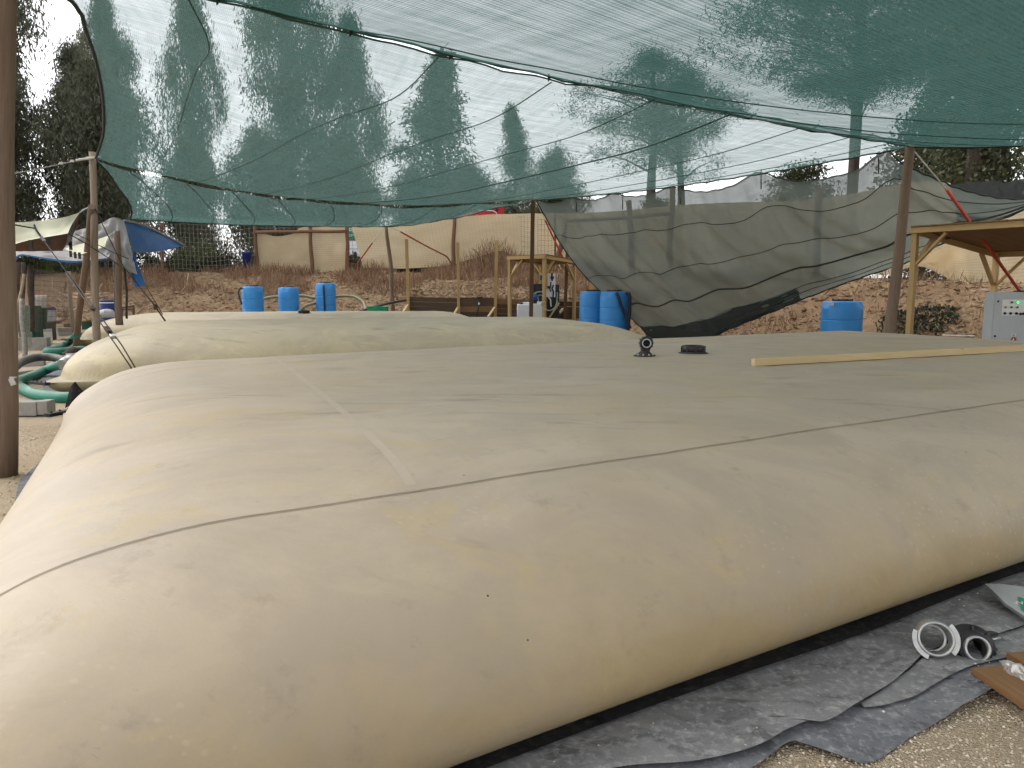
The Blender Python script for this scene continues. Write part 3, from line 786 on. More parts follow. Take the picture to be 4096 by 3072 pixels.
for q in TIES[1:]:
    p = sn_top(q); MB().tube([p + Vector((0, 0, 0.07)), p, p + Vector((0, -0.05, -0.38))], 0.014, 5).build('tie', M['rope_dark'], sn)

# ---------------------------------------------------------------- fence on the bank: posts, wire, cloth
def fz(p): return Vector((p[0], p[1], gz(p[0], p[1])))
def fence_post(root, foot, top, r, mat=None, bend=0.03):
    a, b = Vector(foot), Vector(top); a.z = gz(a.x, a.y) - 0.15
    ph = random.random() * 9; pts = []; rr = []
    for i in range(11):
        t = i / 10; pts.append(lerp(a, b, t) + Vector((math.sin(ph + t * 6), 0, 0)) * bend * math.sin(math.pi * t)); rr.append(r * (1.08 - 0.2 * t) * (1 + 0.06 * mnoise.noise(Vector((ph, t * 7, 1)))))
    return MB().tube(pts, rr, 9).build('post', mat or M['fence_post'], root)
def wire_mesh(root, line, h, step, rows, r=0.0045, mat=None, name='wire_mesh', y_off=-0.10):
    """stock netting: one joined part, too fine to pick apart"""
    mb = MB(); c = Curve([(x, y, 0) for x, y in line], False); L = c.l[-1]; n = int(L / step)
    for i in range(n + 1):
        p = c(i / n); g = gz(p.x, p.y); k = 0.03 * mnoise.noise(Vector((p.x * 2, p.y, 0)))
        mb.beam((p.x + k, p.y + y_off, g), (p.x - k, p.y + y_off, g + h), r * 2, r * 2)
    for j in range(rows + 1):
        pts = []
        for i in range(0, n + 1, 3):
            p = c(i / n); g = gz(p.x, p.y); pts.append((p.x, p.y + y_off, g + h * j / rows + 0.03 * mnoise.noise(Vector((i * .3, j, 4)))))
        mb.tube(pts, r, 4, False, False)
    return kind(mb.build(name, mat or M['wire'], root), 'stuff')

fe = thing('wire_fence', 'stock-wire fence with round posts along the top of the bank on the left', 'fence', (-13.190, 39.700, 2.502))
for foot, top in [((-13.138, 39.600, 2.408), (-13.145, 39.600, 4.962)), ((-10.067, 38.700, 2.438), (-10.087, 38.700, 4.943)), ((-8.208, 38.400, 2.410), (-8.206, 38.400, 4.786)), ((-2.918, 37.900, 2.350), (-2.802, 37.900, 5.129)), ((-18.939, 41.600, 2.538), (-18.834, 41.600, 5.182)), ((-25.559, 43.000, 2.148), (-25.373, 43.000, 4.591))]:
    fence_post(fe, foot, top, 0.10)
MB().tube([(-13.084, 39.500, 4.519), (-12.044, 39.200, 4.525), (-11.056, 38.950, 4.507), (-10.053, 38.600, 4.509), (-9.103, 38.400, 4.477), (-8.217, 38.250, 4.484)], [0.09, 0.085, 0.08, 0.085, 0.08, 0.075], 8).build('rail', M['fence_post'], fe)
wire_mesh(fe, [(-44.0, 45.16), (-13.4, 40.0), (-0.5, 38.2), (1.2, 36.1)], 2.55, 0.24, 11, 0.006)
fr = thing('wire_fence', 'fence with wire and posts half hidden behind the grey-green side net', 'fence', (4.607, 31.000, 3.254))
for foot, top in [((1.9, 35.2, 0), (2.639, 35.200, 5.220)), ((4.95, 31.4, 0), (4.717, 31.400, 5.218)), ((6.045, 29.500, 3.181), (6.085, 29.500, 5.557)), ((9.687, 24.500, 2.938), (9.667, 24.500, 4.790))]:
    fence_post(fr, foot, top, 0.12)
MB().tube([(2.563, 35.000, 4.721), (4.584, 31.000, 4.502), (5.893, 28.600, 4.452)], 0.07, 8).build('rail', M['fence_post'], fr)
wire_mesh(fr, [(1.2, 36.1), (4.2, 32.5), (11.6, 22.5), (14.6, 16.0), (18.0, 10.6)], 2.4, 0.24, 10, 0.005, M['wire_dark'])

def cloth(label, top, bot, mat, nu=40, nv=14, amp=0.05, name='shade_cloth', sx=6.0, sy=2.5):
    a, b = Curve(top), Curve(bot); S = coons(a, b, Curve([a(0), b(0)], False), Curve([a(1), b(1)], False))
    sd = random.random() * 50
    def f(u, v):
        p = S(u, v); p.y += amp * mnoise.noise(Vector((u * 9 + sd, v * 3, 0))) + amp * .6 * mnoise.noise(Vector((u * 22 + sd, v * 7, 3))) * (0.4 + v); return p
    o = MB().grid(f, nu, nv, sx, sy).build(name, mat, at=a(0)); return tag(o, label, 'shade cloth')
cloth('sagging beige cloth panel on the fence under the wooden rail', [(-13.141, 39.750, 4.596), (-12.634, 39.600, 4.448), (-11.976, 39.400, 4.312), (-11.131, 39.200, 4.421), (-10.819, 39.100, 4.662), (-10.423, 39.000, 4.753), (-9.837, 38.850, 4.777), (-8.264, 38.500, 4.758)],
      [(-13.160, 39.750, 2.503), (-12.197, 39.400, 2.221), (-10.722, 39.100, 2.217), (-9.267, 38.800, 2.259), (-8.378, 38.500, 2.277)], M['beige_net'])
cloth('long beige cloth along the fence, cut back where a white van shows', [(-7.977, 38.450, 4.775), (-6.935, 38.350, 4.745), (-5.799, 38.250, 4.751), (-3.967, 38.100, 4.929), (-2.712, 38.000, 5.130), (-1.279, 37.600, 5.223), (0.036, 37.200, 5.229), (0.896, 36.900, 5.217), (1.529, 36.600, 5.189), (1.967, 36.100, 5.175)],
      [(-7.439, 38.450, 2.685), (-6.701, 38.350, 2.702), (-5.840, 38.250, 2.661), (-4.983, 38.150, 2.678), (-3.286, 38.000, 2.798), (-1.956, 37.700, 3.114), (-0.620, 37.300, 3.488), (0.036, 37.000, 3.239), (1.500, 36.600, 2.606), (1.985, 36.100, 2.595)], M['beige_net'], 60, 16)
cloth('beige cloth on the fence seen through the grey-green side net', [(2.045, 36.000, 5.145), (3.387, 33.500, 4.930), (4.829, 31.700, 4.875), (6.202, 29.800, 4.851), (7.660, 27.800, 4.744), (9.003, 25.900, 4.587), (10.231, 24.000, 4.564), (11.461, 22.200, 4.718), (11.930, 21.200, 4.560)],
      [(2.065, 36.000, 2.467), (3.424, 33.500, 2.130), (4.886, 31.700, 1.961), (6.282, 29.800, 1.879), (7.764, 27.800, 1.805), (8.866, 26.200, 1.741), (10.687, 24.200, 2.179), (11.244, 23.000, 2.104), (11.724, 22.100, 2.347), (12.370, 20.700, 1.647)], M['beige_net'], 60, 16)
cloth('dirty beige cloth drooping on the fence behind the large wooden shelter', [(11.631, 22.000, 2.549), (11.996, 21.100, 2.883), (12.273, 20.400, 3.385), (12.520, 19.700, 3.599), (12.868, 18.900, 3.805)],
      [(11.609, 22.000, 2.487), (11.859, 21.200, 2.115), (12.034, 20.600, 1.768), (12.517, 19.800, 1.570), (13.066, 18.900, 1.567)], M['beige_net'], 40, 14, 0.10)
cloth('dark grey netting bunched over the fence top at far right', [(11.870, 21.000, 4.486), (12.071, 20.600, 4.480), (12.318, 20.000, 4.451), (12.458, 19.700, 4.361), (12.670, 19.300, 4.417), (12.971, 18.800, 4.327)],
      [(11.912, 21.000, 3.913), (12.237, 20.400, 3.851), (12.446, 19.600, 3.724), (12.971, 18.700, 3.548)], M['dark_net'], 60, 14, 0.14)

# ---------------------------------------------------------------- van and crane boom behind the fence
def text_mesh(body, size, material, name='lettering', parent=None, mtx=None, extrude=0.004):
    cu = bpy.data.curves.new(name, 'FONT'); cu.body = body; cu.size = size; cu.extrude = extrude; cu.align_x = 'CENTER'; cu.align_y = 'CENTER'
    tmp = bpy.data.objects.new(name + '_curve', cu); COL.objects.link(tmp)
    dg = bpy.context.evaluated_depsgraph_get(); me = bpy.data.meshes.new_from_object(tmp.evaluated_get(dg))
    bpy.data.objects.remove(tmp); bpy.data.curves.remove(cu)
    me.transform(mtx); me.materials.clear(); me.materials.append(material)
    o = bpy.data.objects.new(name, me); COL.objects.link(o); o.parent = parent
    return o
FACE_CAM = Matrix.Rotation(R(90), 4, 'X')
VY = 43.5
vw = Vector((-8.938, 43.500, 3.060)); vg = vw.z - 0.34
van = thing('parked_van', 'white van with green band parked behind the beige fence cloth', 'van', (vw.x, VY, vg))
vx0, vx1 = vw.x - 1.0, vw.x + 3.9
def arch(cx, r, z0, n=8): return [(cx - r + 0 * k, z0) if False else (cx + r * math.cos(math.pi - math.pi * k / n), z0 + r * math.sin(math.pi * k / n)) for k in range(n + 1)]
zb = vg + 0.38
out = [(vx0, zb)] + arch(vw.x, 0.46, zb) + arch(vw.x + 2.9, 0.46, zb) + [(vx1, zb), (vx1 + 0.02, vg + 1.15), (vx1 - 0.55, vg + 1.3), (vx1 - 1.05, vg + 2.2), (vx1 - 1.2, vg + 2.45), (vx0, vg + 2.45)]
MB().prism(out, VY, VY + 1.9, lambda a, y, b: (a, y, b)).build('body', M['white_paint'], van)
zg = (-8.902, 43.500, 4.429)[2]
MB().box(((vx0 + vx1 - 1.25) / 2, VY + 0.95, (zg + vg + 2.44) / 2), vx1 - 1.25 - vx0 - 0.01, 1.93, vg + 2.44 - zg).build('green_band', M['green_band'], van)
MB().box(((vx0 + vx1 - 0.8) / 2, VY - 0.02, zg - 0.05), vx1 - 0.8 - vx0, 0.03, 0.07).build('trim_strip', M['black'], van)
MB().box(((vx0 + vx1) / 2, VY - 0.006, (-8.916, 43.500, 3.895)[2]), vx1 - vx0 - .1, 0.008, 0.015).build('crease', M['rubber'], van)
for cx in (vw.x, vw.x + 2.9):
    wl_ = MB().lathe([(0.2, 0.0), (0.31, 0.0), (0.34, 0.03), (0.34, 0.18), (0.31, 0.21), (0.1, 0.21)], (cx, VY + 0.24, vg + 0.34), (0, -1, 0), 24).build('wheel', M['rubber'], van)
    MB().lathe([(0.21, 0.18), (0.2, 0.2), (0.12, 0.17), (0.06, 0.2), (0.001, 0.2)], (cx, VY + 0.24, vg + 0.34), (0, -1, 0), 16).build('hubcap', M['steel'], wl_)
MB().box((vx1 - 1.0, VY - 0.004, vg + 1.75), 0.7, 0.02, 0.6).build('window', M['glass_dark'], van)
tp = Vector((-9.025, 43.400, 4.978)); org = Vector(van['_org'])
text_mesh('Europcar', 0.34, M['white'], parent=van, mtx=Matrix.Translation(Vector((tp.x, VY - 0.03, tp.z)) - org) @ FACE_CAM)
tp = Vector((-9.129, 43.400, 4.657))
text_mesh('moving your way', 0.20, M['white'], parent=van, mtx=Matrix.Translation(Vector((tp.x + 0.1, VY - 0.03, tp.z)) - org) @ FACE_CAM)

BY = 47.0
bo = thing('crane_boom', 'red folded crane boom showing above the beige fence cloth', 'crane boom', (-2.213, 47.000, 5.964))
o_ = [(-3.552, 47.000, 5.681), (-3.446, 47.000, 5.943), (-2.745, 47.000, 6.185), (-2.210, 47.000, 6.316), (-1.492, 47.000, 6.276), (-0.978, 47.000, 6.165), (-0.980, 47.000, 5.681)]
MB().prism([(p[0], p[2]) for p in o_], BY, BY + 0.35, lambda a, y, b: (a, y, b)).build('arm', M['red_paint'], bo)
o_ = [(-1.132, 46.900, 5.673), (-1.108, 46.900, 6.537), (-0.975, 46.900, 6.597), (-0.606, 46.900, 6.647), (-0.474, 46.900, 6.156), (-0.474, 46.900, 5.673)]
br = MB().prism([(p[0], p[2]) for p in o_], BY - 0.10, BY + 0.5, lambda a, y, b: (a, y, b)).build('end_bracket', M['red_paint'], bo)
MB().lathe([(0.001, 0), (0.10, 0), (0.10, 0.05), (0.001, 0.05)], Vector((-0.914, 46.900, 6.377)) + Vector((0, -0.1, 0)), (0, -1, 0), 12).build('pivot_hole', M['black'], br)
for k in (1640, 1700):
    MB().box(Vector((-0.688, 46.850, 6.352)) + Vector(((k - 1640) * 0.0021, -0.06, 0)), 0.04, 0.06, 0.42).build('rib', M['red_paint'], br)
MB().tube([(-2.037, 46.800, 6.347), (-1.587, 46.800, 6.323), (-1.178, 46.800, 6.311), (-0.974, 46.800, 6.227), (-0.852, 46.800, 6.026)], 0.035, 6).build('hydraulic_hose', M['white'], bo)
MB().prism([(p[0], p[2]) for p in ((-2.177, 46.900, 6.015), (-2.084, 46.900, 6.015), (-2.125, 46.900, 6.166))], BY - 0.02, BY - 0.005, lambda a, y, b: (a, y, b)).build('warning_sticker', M['yellow_lens'], bo)
tp = Vector((-2.792, 46.900, 6.071))
text_mesh('ung.com', 0.20, M['white'], parent=bo, mtx=Matrix.Translation(Vector((tp.x, BY - 0.02, tp.z)) - Vector(bo['_org'])) @ FACE_CAM @ Matrix.Rotation(R(13), 4, 'Z'))

# ---------------------------------------------------------------- trees
M['leaf_euc'] = foliage('eucalyptus_leaves', (0.105, 0.12, 0.082), (0.145, 0.16, 0.108), (0.195, 0.205, 0.135), 0.55)
M['leaf_con'] = foliage('conifer_needles', (0.035, 0.05, 0.03), (0.058, 0.075, 0.042), (0.095, 0.108, 0.06), 0.28)
M['leaf_broad'] = foliage('broad_leaves', (0.04, 0.05, 0.025), (0.075, 0.085, 0.04), (0.13, 0.13, 0.06), 0.35)
M['leaf_bush'] = foliage('broom_stems', (0.075, 0.10, 0.035), (0.11, 0.145, 0.05), (0.17, 0.19, 0.08), 0.35)
M['leaf_dark'] = foliage('bramble_leaves', (0.02, 0.026, 0.014), (0.035, 0.042, 0.02), (0.07, 0.075, 0.035), 0.25)
M['dry'] = foliage('dry_stems', (0.15, 0.075, 0.045), (0.25, 0.145, 0.085), (0.40, 0.27, 0.16), 0.25)
M['litter'] = foliage('fallen_leaves', (0.14, 0.088, 0.05), (0.26, 0.175, 0.10), (0.39, 0.295, 0.185), 0.1)

def leaf_quads(pos, dirs, ln, wd, rng):
    """pos, dirs: Nx3; a bent leaf is two quads' worth of length in one quad; returns verts, faces"""
    n = len(pos); side = np.cross(dirs, rng.normal(size=(n, 3))); side /= np.linalg.norm(side, axis=1)[:, None] + 1e-9
    ln = ln[:, None]; wd = wd[:, None]
    a = pos - side * wd * 0.35; b = pos + side * wd * 0.35; c = pos + dirs * ln * 0.55 + side * wd; d = pos + dirs * ln; e = pos + dirs * ln * 0.55 - side * wd
    v = np.stack([a, b, c, d, e], 1).reshape(-1, 3); i = np.arange(n)[:, None] * 5 + np.array([[0, 1, 2, 3, 4]])
    return v, i
def crown_points(rng, centers, per, spread):
    k = len(centers); c = np.repeat(centers, per, 0); s = np.repeat(spread, per, 0)
    return c + rng.normal(size=c.shape) * s
def make_tree(kind_, H, wid, seed, label, nclump, per, leafmat, barkmat, base=0.12, trunk_r=0.22, group=None):
    rng = np.random.default_rng(seed); root = thing(kind_, label, 'tree', (0, 0, 0), group)
    trunk = [(0.25 * math.sin(i * 0.9 + seed) * i / 10, 0.2 * math.cos(i * 0.7 + seed) * i / 10, H * 0.93 * i / 10 - 0.3 * (i == 0)) for i in range(11)]
    tb = MB().tube(trunk, [trunk_r * (1.15 - i / 10.0) + 0.02 for i in range(11)], 9); C = Curve(trunk, False)
    cen, spr = [], []
    for k in range(nclump):
        t = base + (1 - base) * rng.random() ** 0.85
        if kind_ == 'conifer_tree':
            t = base + (1 - base) * (math.floor(rng.random() ** 1.4 * 14) / 14 + 0.045 * rng.random()); an = math.floor(rng.random() * 7) * 0.897 + round(t * 40) * 1.7 + 0.25 * rng.normal(); rad = wid * (1.04 - t) ** 0.75 * (0.75 + 0.35 * math.sin(an * 3.1 + round(t * 14) * 2.3))
            q = rng.random() ** 0.6
            p = C(t) + Vector((math.cos(an), math.sin(an), 0)) * rad * q; p.z -= rad * q * 0.32
            s = (0.10 + 0.13 * wid * (1 - t), 0.10 + 0.13 * wid * (1 - t), 0.12 + 0.05 * wid)
        elif kind_ == 'broadleaf_tree':
            tt = (t - base) / (1 - base); rad = wid * (math.sin(math.pi * min(1, 0.12 + 0.88 * tt)) ** 0.55)
            q = rng.random() ** 0.45; an = rng.random() * 6.283; p = C(t) + Vector((math.cos(an), math.sin(an), 0)) * rad * q
            s = (0.42, 0.42, 0.26)
        else:
            tt = (t - base) / (1 - base); lob = 1 + 0.35 * math.sin(tt * 11 + seed * 1.7)
            rad = wid * lob * (0.35 + 0.75 * math.sin(math.pi * min(1, tt * 0.9 + 0.08)) ** 0.8) * (1 if tt < 0.9 else (1.02 - tt) / 0.12)
            q = rng.random() ** 0.5; an = rng.random() * 6.283; p = C(t) + Vector((math.cos(an), math.sin(an), 0)) * rad * q
            s = (0.34, 0.34, 0.62) if kind_ == 'eucalyptus_tree' else (0.55, 0.55, 0.34)
        cen.append(p); spr.append(s)
        if k % 3 == 0:
            b0 = C(max(0.05, t - 0.08)); tb.tube([b0, lerp(b0, p, 0.5) + Vector((0, 0, 0.25)), p], [trunk_r * 0.22, trunk_r * 0.14, 0.015], 5, False)
    tb.build('trunk', barkmat, root, at=(0, 0, 0))
    pos = crown_points(rng, np.array([tuple(c) for c in cen]), per, np.array(spr)); n = len(pos)
    d = rng.normal(size=(n, 3)); 
    if kind_ == 'eucalyptus_tree': d = d * 0.45 + np.array([0, 0, -1.0]); ln = rng.uniform(0.2, 0.38, n); wd = rng.uniform(0.024, 0.044, n)
    elif kind_ == 'conifer_tree': d = d * 0.6 + np.array([0, 0, -0.6]); ln = rng.uniform(0.2, 0.4, n); wd = rng.uniform(0.022, 0.04, n)
    elif kind_ == 'pine_tree': ln = rng.uniform(0.16, 0.32, n); wd = rng.uniform(0.016, 0.03, n)
    else: ln = rng.uniform(0.12, 0.24, n); wd = rng.uniform(0.035, 0.07, n)
    d /= np.linalg.norm(d, axis=1)[:, None]
    v, f = leaf_quads(pos, d, ln, wd, rng)
    arrays_mesh('crown', v, f, leafmat, root)
    return root
EU = 'eucalyptus trees behind the yard'
eu = [make_tree('eucalyptus_tree', 20.0, 2.6, 11, '', 300, 150, M['leaf_euc'], M['bark_pale'], 0.10, 0.2, EU),
      make_tree('eucalyptus_tree', 17.0, 2.3, 23, '', 200, 150, M['leaf_euc'], M['bark_pale'], 0.16, 0.18, EU),
      make_tree('eucalyptus_tree', 12.0, 2.4, 37, '', 150, 150, M['leaf_euc'], M['bark_pale'], 0.06, 0.14, EU)]
used = set()
def put(protos, k, x, y, s, rz, label, sz=None):
    o = protos[k] if (id(protos), k) not in used else copy_tree(protos[k]); used.add((id(protos), k))
    o.location = (x, y, gz(x, y) - 0.05); o.scale = (s, s, sz or s); o.rotation_euler = (0, 0, rz); o['label'] = label
    return o
for k, x, y, s, rz, lab, sz in [
    (0, -29.6, 43.5, 1.25, 0.4, 'tall dark eucalyptus at the left picture edge', 1.22),
    (2, -22.4, 42.6, 1.05, 2.0, 'shorter eucalyptus behind the tall left post', 0.98),
    (2, -18.6, 44.6, 0.72, 1.1, 'low eucalyptus just right of the tall left post', 0.66),
    (0, -26.6, 52.0, 0.60, 2.2, 'eucalyptus seen through the net, first from the net\'s left edge', 0.98),
    (1, -20.3, 50.0, 0.66, 3.0, 'narrow eucalyptus seen through the net, second from the net\'s left edge', 1.16),
    (0, -14.2, 50.5, 0.95, 4.2, 'broad eucalyptus in the middle of the left net panel', 1.06),
    (1, -10.6, 52.0, 0.85, 5.1, 'eucalyptus close right of the broad one behind the net', 1.02),
    (0, -27.2, 40.6, 0.80, 0.9, 'bushy eucalyptus at the left edge, low before the tall one', 0.62),
    (1, -25.4, 46.0, 0.85, 3.9, 'eucalyptus rising left of the net edge behind the tall left post', 0.80),
    (2, -15.5, 47.0, 0.85, 0.9, 'low eucalyptus above the blue tarpaulin point', 0.75),
    (2, -10.4, 47.5, 0.85, 3.3, 'low leaning eucalyptus with reddish trunk behind the wire mesh', 0.70),
    (2, -7.6, 60.0, 0.9, 1.9, 'small eucalyptus left of the dark conifer behind the net', 0.72),
    (2, -3.0, 52.0, 0.95, 0.4, 'low spreading eucalyptus in front of the dark conifer behind the net', 0.62),
    (2, 3.4, 61.0, 0.95, 4.4, 'small eucalyptus between the drooping and thick-trunked trees behind the net', 0.85)]:
    put(eu, k, x, y, s, rz, lab, sz)
con = [make_tree('conifer_tree', 15.0, 3.9, 5, '', 420, 70, M['leaf_con'], M['bark'], 0.12, 0.22)]
put(con, 0, -5.2, 56.0, 1.6, 0.3, 'dark spreading conifer seen through the net, middle of the picture', 1.14)
put(con, 0, 0.2, 66.0, 1.0, 2.3, 'thin drooping conifer right of the dark spreading one behind the net', 1.04)
pine = [make_tree('pine_tree', 15.0, 3.6, 8, '', 80, 240, M['leaf_con'], M['bark'], 0.50, 0.34, 'thick-trunked pines behind the fence')]
put(pine, 0, (8.276, 46.000, 7.978)[0], 46.0, 1.0, 0.4, 'pine with thick bare trunk rising behind the side net', 0.9)
put(pine, 0, (10.422, 50.000, 8.520)[0] + 0.4, 50.0, 0.85, 2.4, 'second thick-trunked pine, just right of its twin behind the side net', 0.9)
put(pine, 0, (15.890, 27.000, 6.059)[0], 27.0, 0.75, 1.2, 'pine trunk standing behind the fence at far right, above dark netting', 0.95)
tall = [make_tree('pine_tree', 21.0, 5.6, 14, '', 210, 260, M['leaf_con'], M['bark'], 0.50, 0.22, 'thick-trunked pines behind the fence')]
put(tall, 0, 17.4, 40.0, 1.0, 0.7, 'tall wide pine whose crown darkens the near net above the leaning post', 1.0)
put(tall, 0, 26.8, 39.0, 1.0, 2.0, 'tall wide pine at the right edge behind the near net', 1.0)
put(tall, 0, 24.2, 55.0, 1.15, 3.6, 'tall pine farther off, its crown left of the widest one behind the near net', 1.3)
put(tall, 0, 31.0, 50.0, 1.2, 5.0, 'farthest tall pine at the right, crown high behind the near net', 1.25)
bro = [make_tree('broadleaf_tree', 11.0, 2.9, 3, '', 170, 95, M['leaf_broad'], M['bark'], 0.14, 0.2, 'leafy trees beyond the fence at right'),
       make_tree('broadleaf_tree', 8.0, 2.6, 17, '', 130, 95, M['leaf_broad'], M['bark'], 0.06, 0.16, 'leafy trees beyond the fence at right')]
for k, x, y, s, rz, lab in [(0, 21.6, 38.0, 1.0, 0.2, 'leafy tree right of the leaning post, filling the gap above the side net'), (1, 17.2, 27.5, 0.95, 1.0, 'nearest leafy tree at the far right behind dark netting'),
                            (1, 17.8, 33.5, 0.95, 3.7, 'leafy tree behind the leaning split post'), (0, 27.0, 34.0, 1.05, 2.1, 'tallest leafy tree at the right picture edge'),
                            (1, 8.6, 47.0, 0.62, 4.0, 'small leafy tree peeking over the middle of the side net'), (1, 2.4, 44.5, 0.62, 5.0, 'dark leafy tree above the fence behind the square brown post'), (1, 19.5, 52.0, 1.0, 5.5, 'leafy tree peeking above the right half of the side net')]:
    put(bro, k, x, y, s, rz, lab)

def make_bush(name, label, cat, x, y, rad, h, n, mat, seed, upright=1.0, ln=(0.3, 0.7), wd=(0.008, 0.016)):
    rng = np.random.default_rng(seed); an = rng.uniform(0, 6.283, n); q = np.sqrt(rng.random(n)) * rad
    px, py = x + np.cos(an) * q, y + np.sin(an) * q
    pz = np.array([gz(a, b) for a, b in zip(px, py)]) + rng.random(n) * h * (1 - (q / rad) ** 2 * 0.7)
    d = rng.normal(size=(n, 3)) * 0.5 + np.array([0, 0, upright]); d /= np.linalg.norm(d, axis=1)[:, None]
    v, f = leaf_quads(np.stack([px, py, pz], 1) - np.array([x, y, gz(x, y)]), d, rng.uniform(*ln, n), rng.uniform(*wd, n), rng)
    root = thing(name, label, cat, (x, y, gz(x, y))); arrays_mesh('foliage', v, f, mat, root)
    mb = MB()
    for k in range(7):
        a = k * 0.9 + seed; mb.tube([(x, y, gz(x, y) - 0.1), (x + math.cos(a) * rad * .3, y + math.sin(a) * rad * .3, gz(x, y) + h * .5), (x + math.cos(a) * rad * .6, y + math.sin(a) * rad * .6, gz(x, y) + h * .95)], [0.03, 0.02, 0.006], 5, False)
    mb.build('stem', M['bark'], root)
    return root
make_bush('broom_bush', 'soft green broom bush behind the fence wire, left of the reddish trunks', 'bush', (-17.627, 43.000, 3.065)[0], 43.0, 1.5, 1.9, 2600, M['leaf_bush'], 2)
make_bush('broom_bush', 'green broom bush seen under the tarpaulins behind the tall left post', 'bush', (-24.137, 42.600, 2.542)[0], 42.6, 1.6, 1.9, 2400, M['leaf_bush'], 4)
make_bush('broom_bush', 'green undergrowth at the far left under the cream flysheet', 'bush', (-26.830, 43.500, 2.812)[0], 43.5, 1.7, 1.6, 2200, M['leaf_bush'], 6)
make_bush('dry_bush', 'brown dried-up bush on the bank in front of the beige cloth', 'bush', (-0.990, 36.300, 2.388)[0], 36.3, 1.6, 1.2, 1500, M['dry'], 9, 1.2, (0.35, 0.9), (0.006, 0.012))
make_bush('bramble_bush', 'dark bramble thicket on the bank between leaning post and shelter leg', 'bush', (9.771, 18.600, 1.723)[0], 18.4, 0.9, 0.28, 900, M['leaf_dark'], 12, 0.5, (0.05, 0.10), (0.02, 0.045))

# added dark leaves beyond the fence, in place of van shadow and logs
rng = np.random.default_rng(61); n = 14000
px = rng.uniform(-32, 3.5, n); py = np.where(px < -13.4, 40.0 + (-13.4 - px) * 0.17, 40.0 + (px + 13.4) * -0.14) + rng.uniform(0.9, 2.4, n)
pz = np.array([gz(a, b) for a, b in zip(px, py)]) + rng.random(n) ** 1.6 * (0.55 + 0.5 * np.sin(px * 1.3) ** 2)
d = rng.normal(size=(n, 3)) * 0.6 + np.array([0, 0, 0.6]); d /= np.linalg.norm(d, axis=1)[:, None]
v, f = leaf_quads(np.stack([px, py, pz], 1), d, rng.uniform(0.15, 0.4, n), rng.uniform(0.03, 0.07, n), rng)
kind(tag(arrays_mesh('undergrowth', v, f, M['leaf_dark']), 'added dark leaves standing in for shadow and logs under the fence cloth', 'undergrowth'), 'stuff')

# dry grass and fallen leaves on the bank: too many to count
def scatter_bank(n, smin, smax, xr, seed, yr=(12, 44)):
    rng = np.random.default_rng(seed); out = []
    while len(out) < n:
        x = rng.uniform(*xr); y = rng.uniform(*yr)
        s, a = fence_sd(x, y)
        if smin < s < smax and not (y < 20 and x < 9.3) and abs(x) < y * 0.75: out.append((x, y, gz(x, y)))
    return np.array(out), rng
pos, rng = scatter_bank(21000, -0.3, 4.4, (-22, 14), 21)
cl_n = np.array([mnoise.noise(Vector((p[0] * .5, p[1] * .5, 8))) for p in pos]); keep = (cl_n > -0.12) & ((pos[:, 1] > 25) | (rng.random(len(pos)) < 0.35)); pos, cl_n = pos[keep], cl_n[keep]; near = np.clip(pos[:, 1] / 34.0, 0.45, 1.0)
n = len(pos); d = rng.normal(size=(n, 3)) * 0.33 + np.array([0, 0, 1.0]); d /= np.linalg.norm(d, axis=1)[:, None]
v, f = leaf_quads(pos, d, rng.uniform(0.25, 0.85, n) * (0.7 + cl_n) * near, rng.uniform(0.008, 0.016, n) * near, rng)
gr = kind(arrays_mesh('dry_grass', v, f, M['dry']), 'stuff'); tag(gr, 'reddish dry grass along the top of the earth bank', 'grass')
pos, rng = scatter_bank(26000, 0.2, 9.5, (-22, 14), 33); n = len(pos)
d = rng.normal(size=(n, 3)) * np.array([1, 1, 0.35]); d /= np.linalg.norm(d, axis=1)[:, None]
v, f = leaf_quads(pos + np.array([0, 0, 0.02]), d, rng.uniform(0.06, 0.2, n), rng.uniform(0.012, 0.03, n), rng)
lt = kind(arrays_mesh('leaf_litter', v, f, M['litter']), 'stuff'); tag(lt, 'fallen leaves and twigs scattered over the earth bank', 'leaf litter')
# clods of earth on the slope
rng = np.random.default_rng(55); vs, fs = [], []
octa_f = np.array([(0, 2, 4), (2, 1, 4), (1, 3, 4), (3, 0, 4), (2, 0, 5), (1, 2, 5), (3, 1, 5), (0, 3, 5)])
octa_v = np.array([(1, 0, 0), (-1, 0, 0), (0, 1, 0), (0, -1, 0), (0, 0, 1), (0, 0, -1)], float)
def rocks(pos, size, rng):
    n = len(pos); s = size[:, None, None] * rng.uniform(0.6, 1.3, (n, 6, 1)) * np.array([1, 1, 0.75])
    an = rng.uniform(0, 6.28, n); ca, sa = np.cos(an), np.sin(an)
    rot = np.zeros((n, 3, 3)); rot[:, 0, 0] = ca; rot[:, 0, 1] = -sa; rot[:, 1, 0] = sa; rot[:, 1, 1] = ca; rot[:, 2, 2] = 1
    v = np.einsum('nij,nkj->nki', rot, octa_v[None] * s) + pos[:, None, :]
    f = (np.arange(n)[:, None, None] * 6 + octa_f[None]).reshape(-1, 3)
    return v.reshape(-1, 3), f
pos, rng = scatter_bank(5000, 0.4, 9.0, (-20, 13), 77)
v, f = rocks(pos, rng.exponential(0.035, len(pos)) + 0.02, rng)
cl_ = kind(arrays_mesh('earth_clods', v, f, M['soil']), 'stuff'); tag(cl_, 'lumps of loose earth lying on the bank slope', 'earth clods')

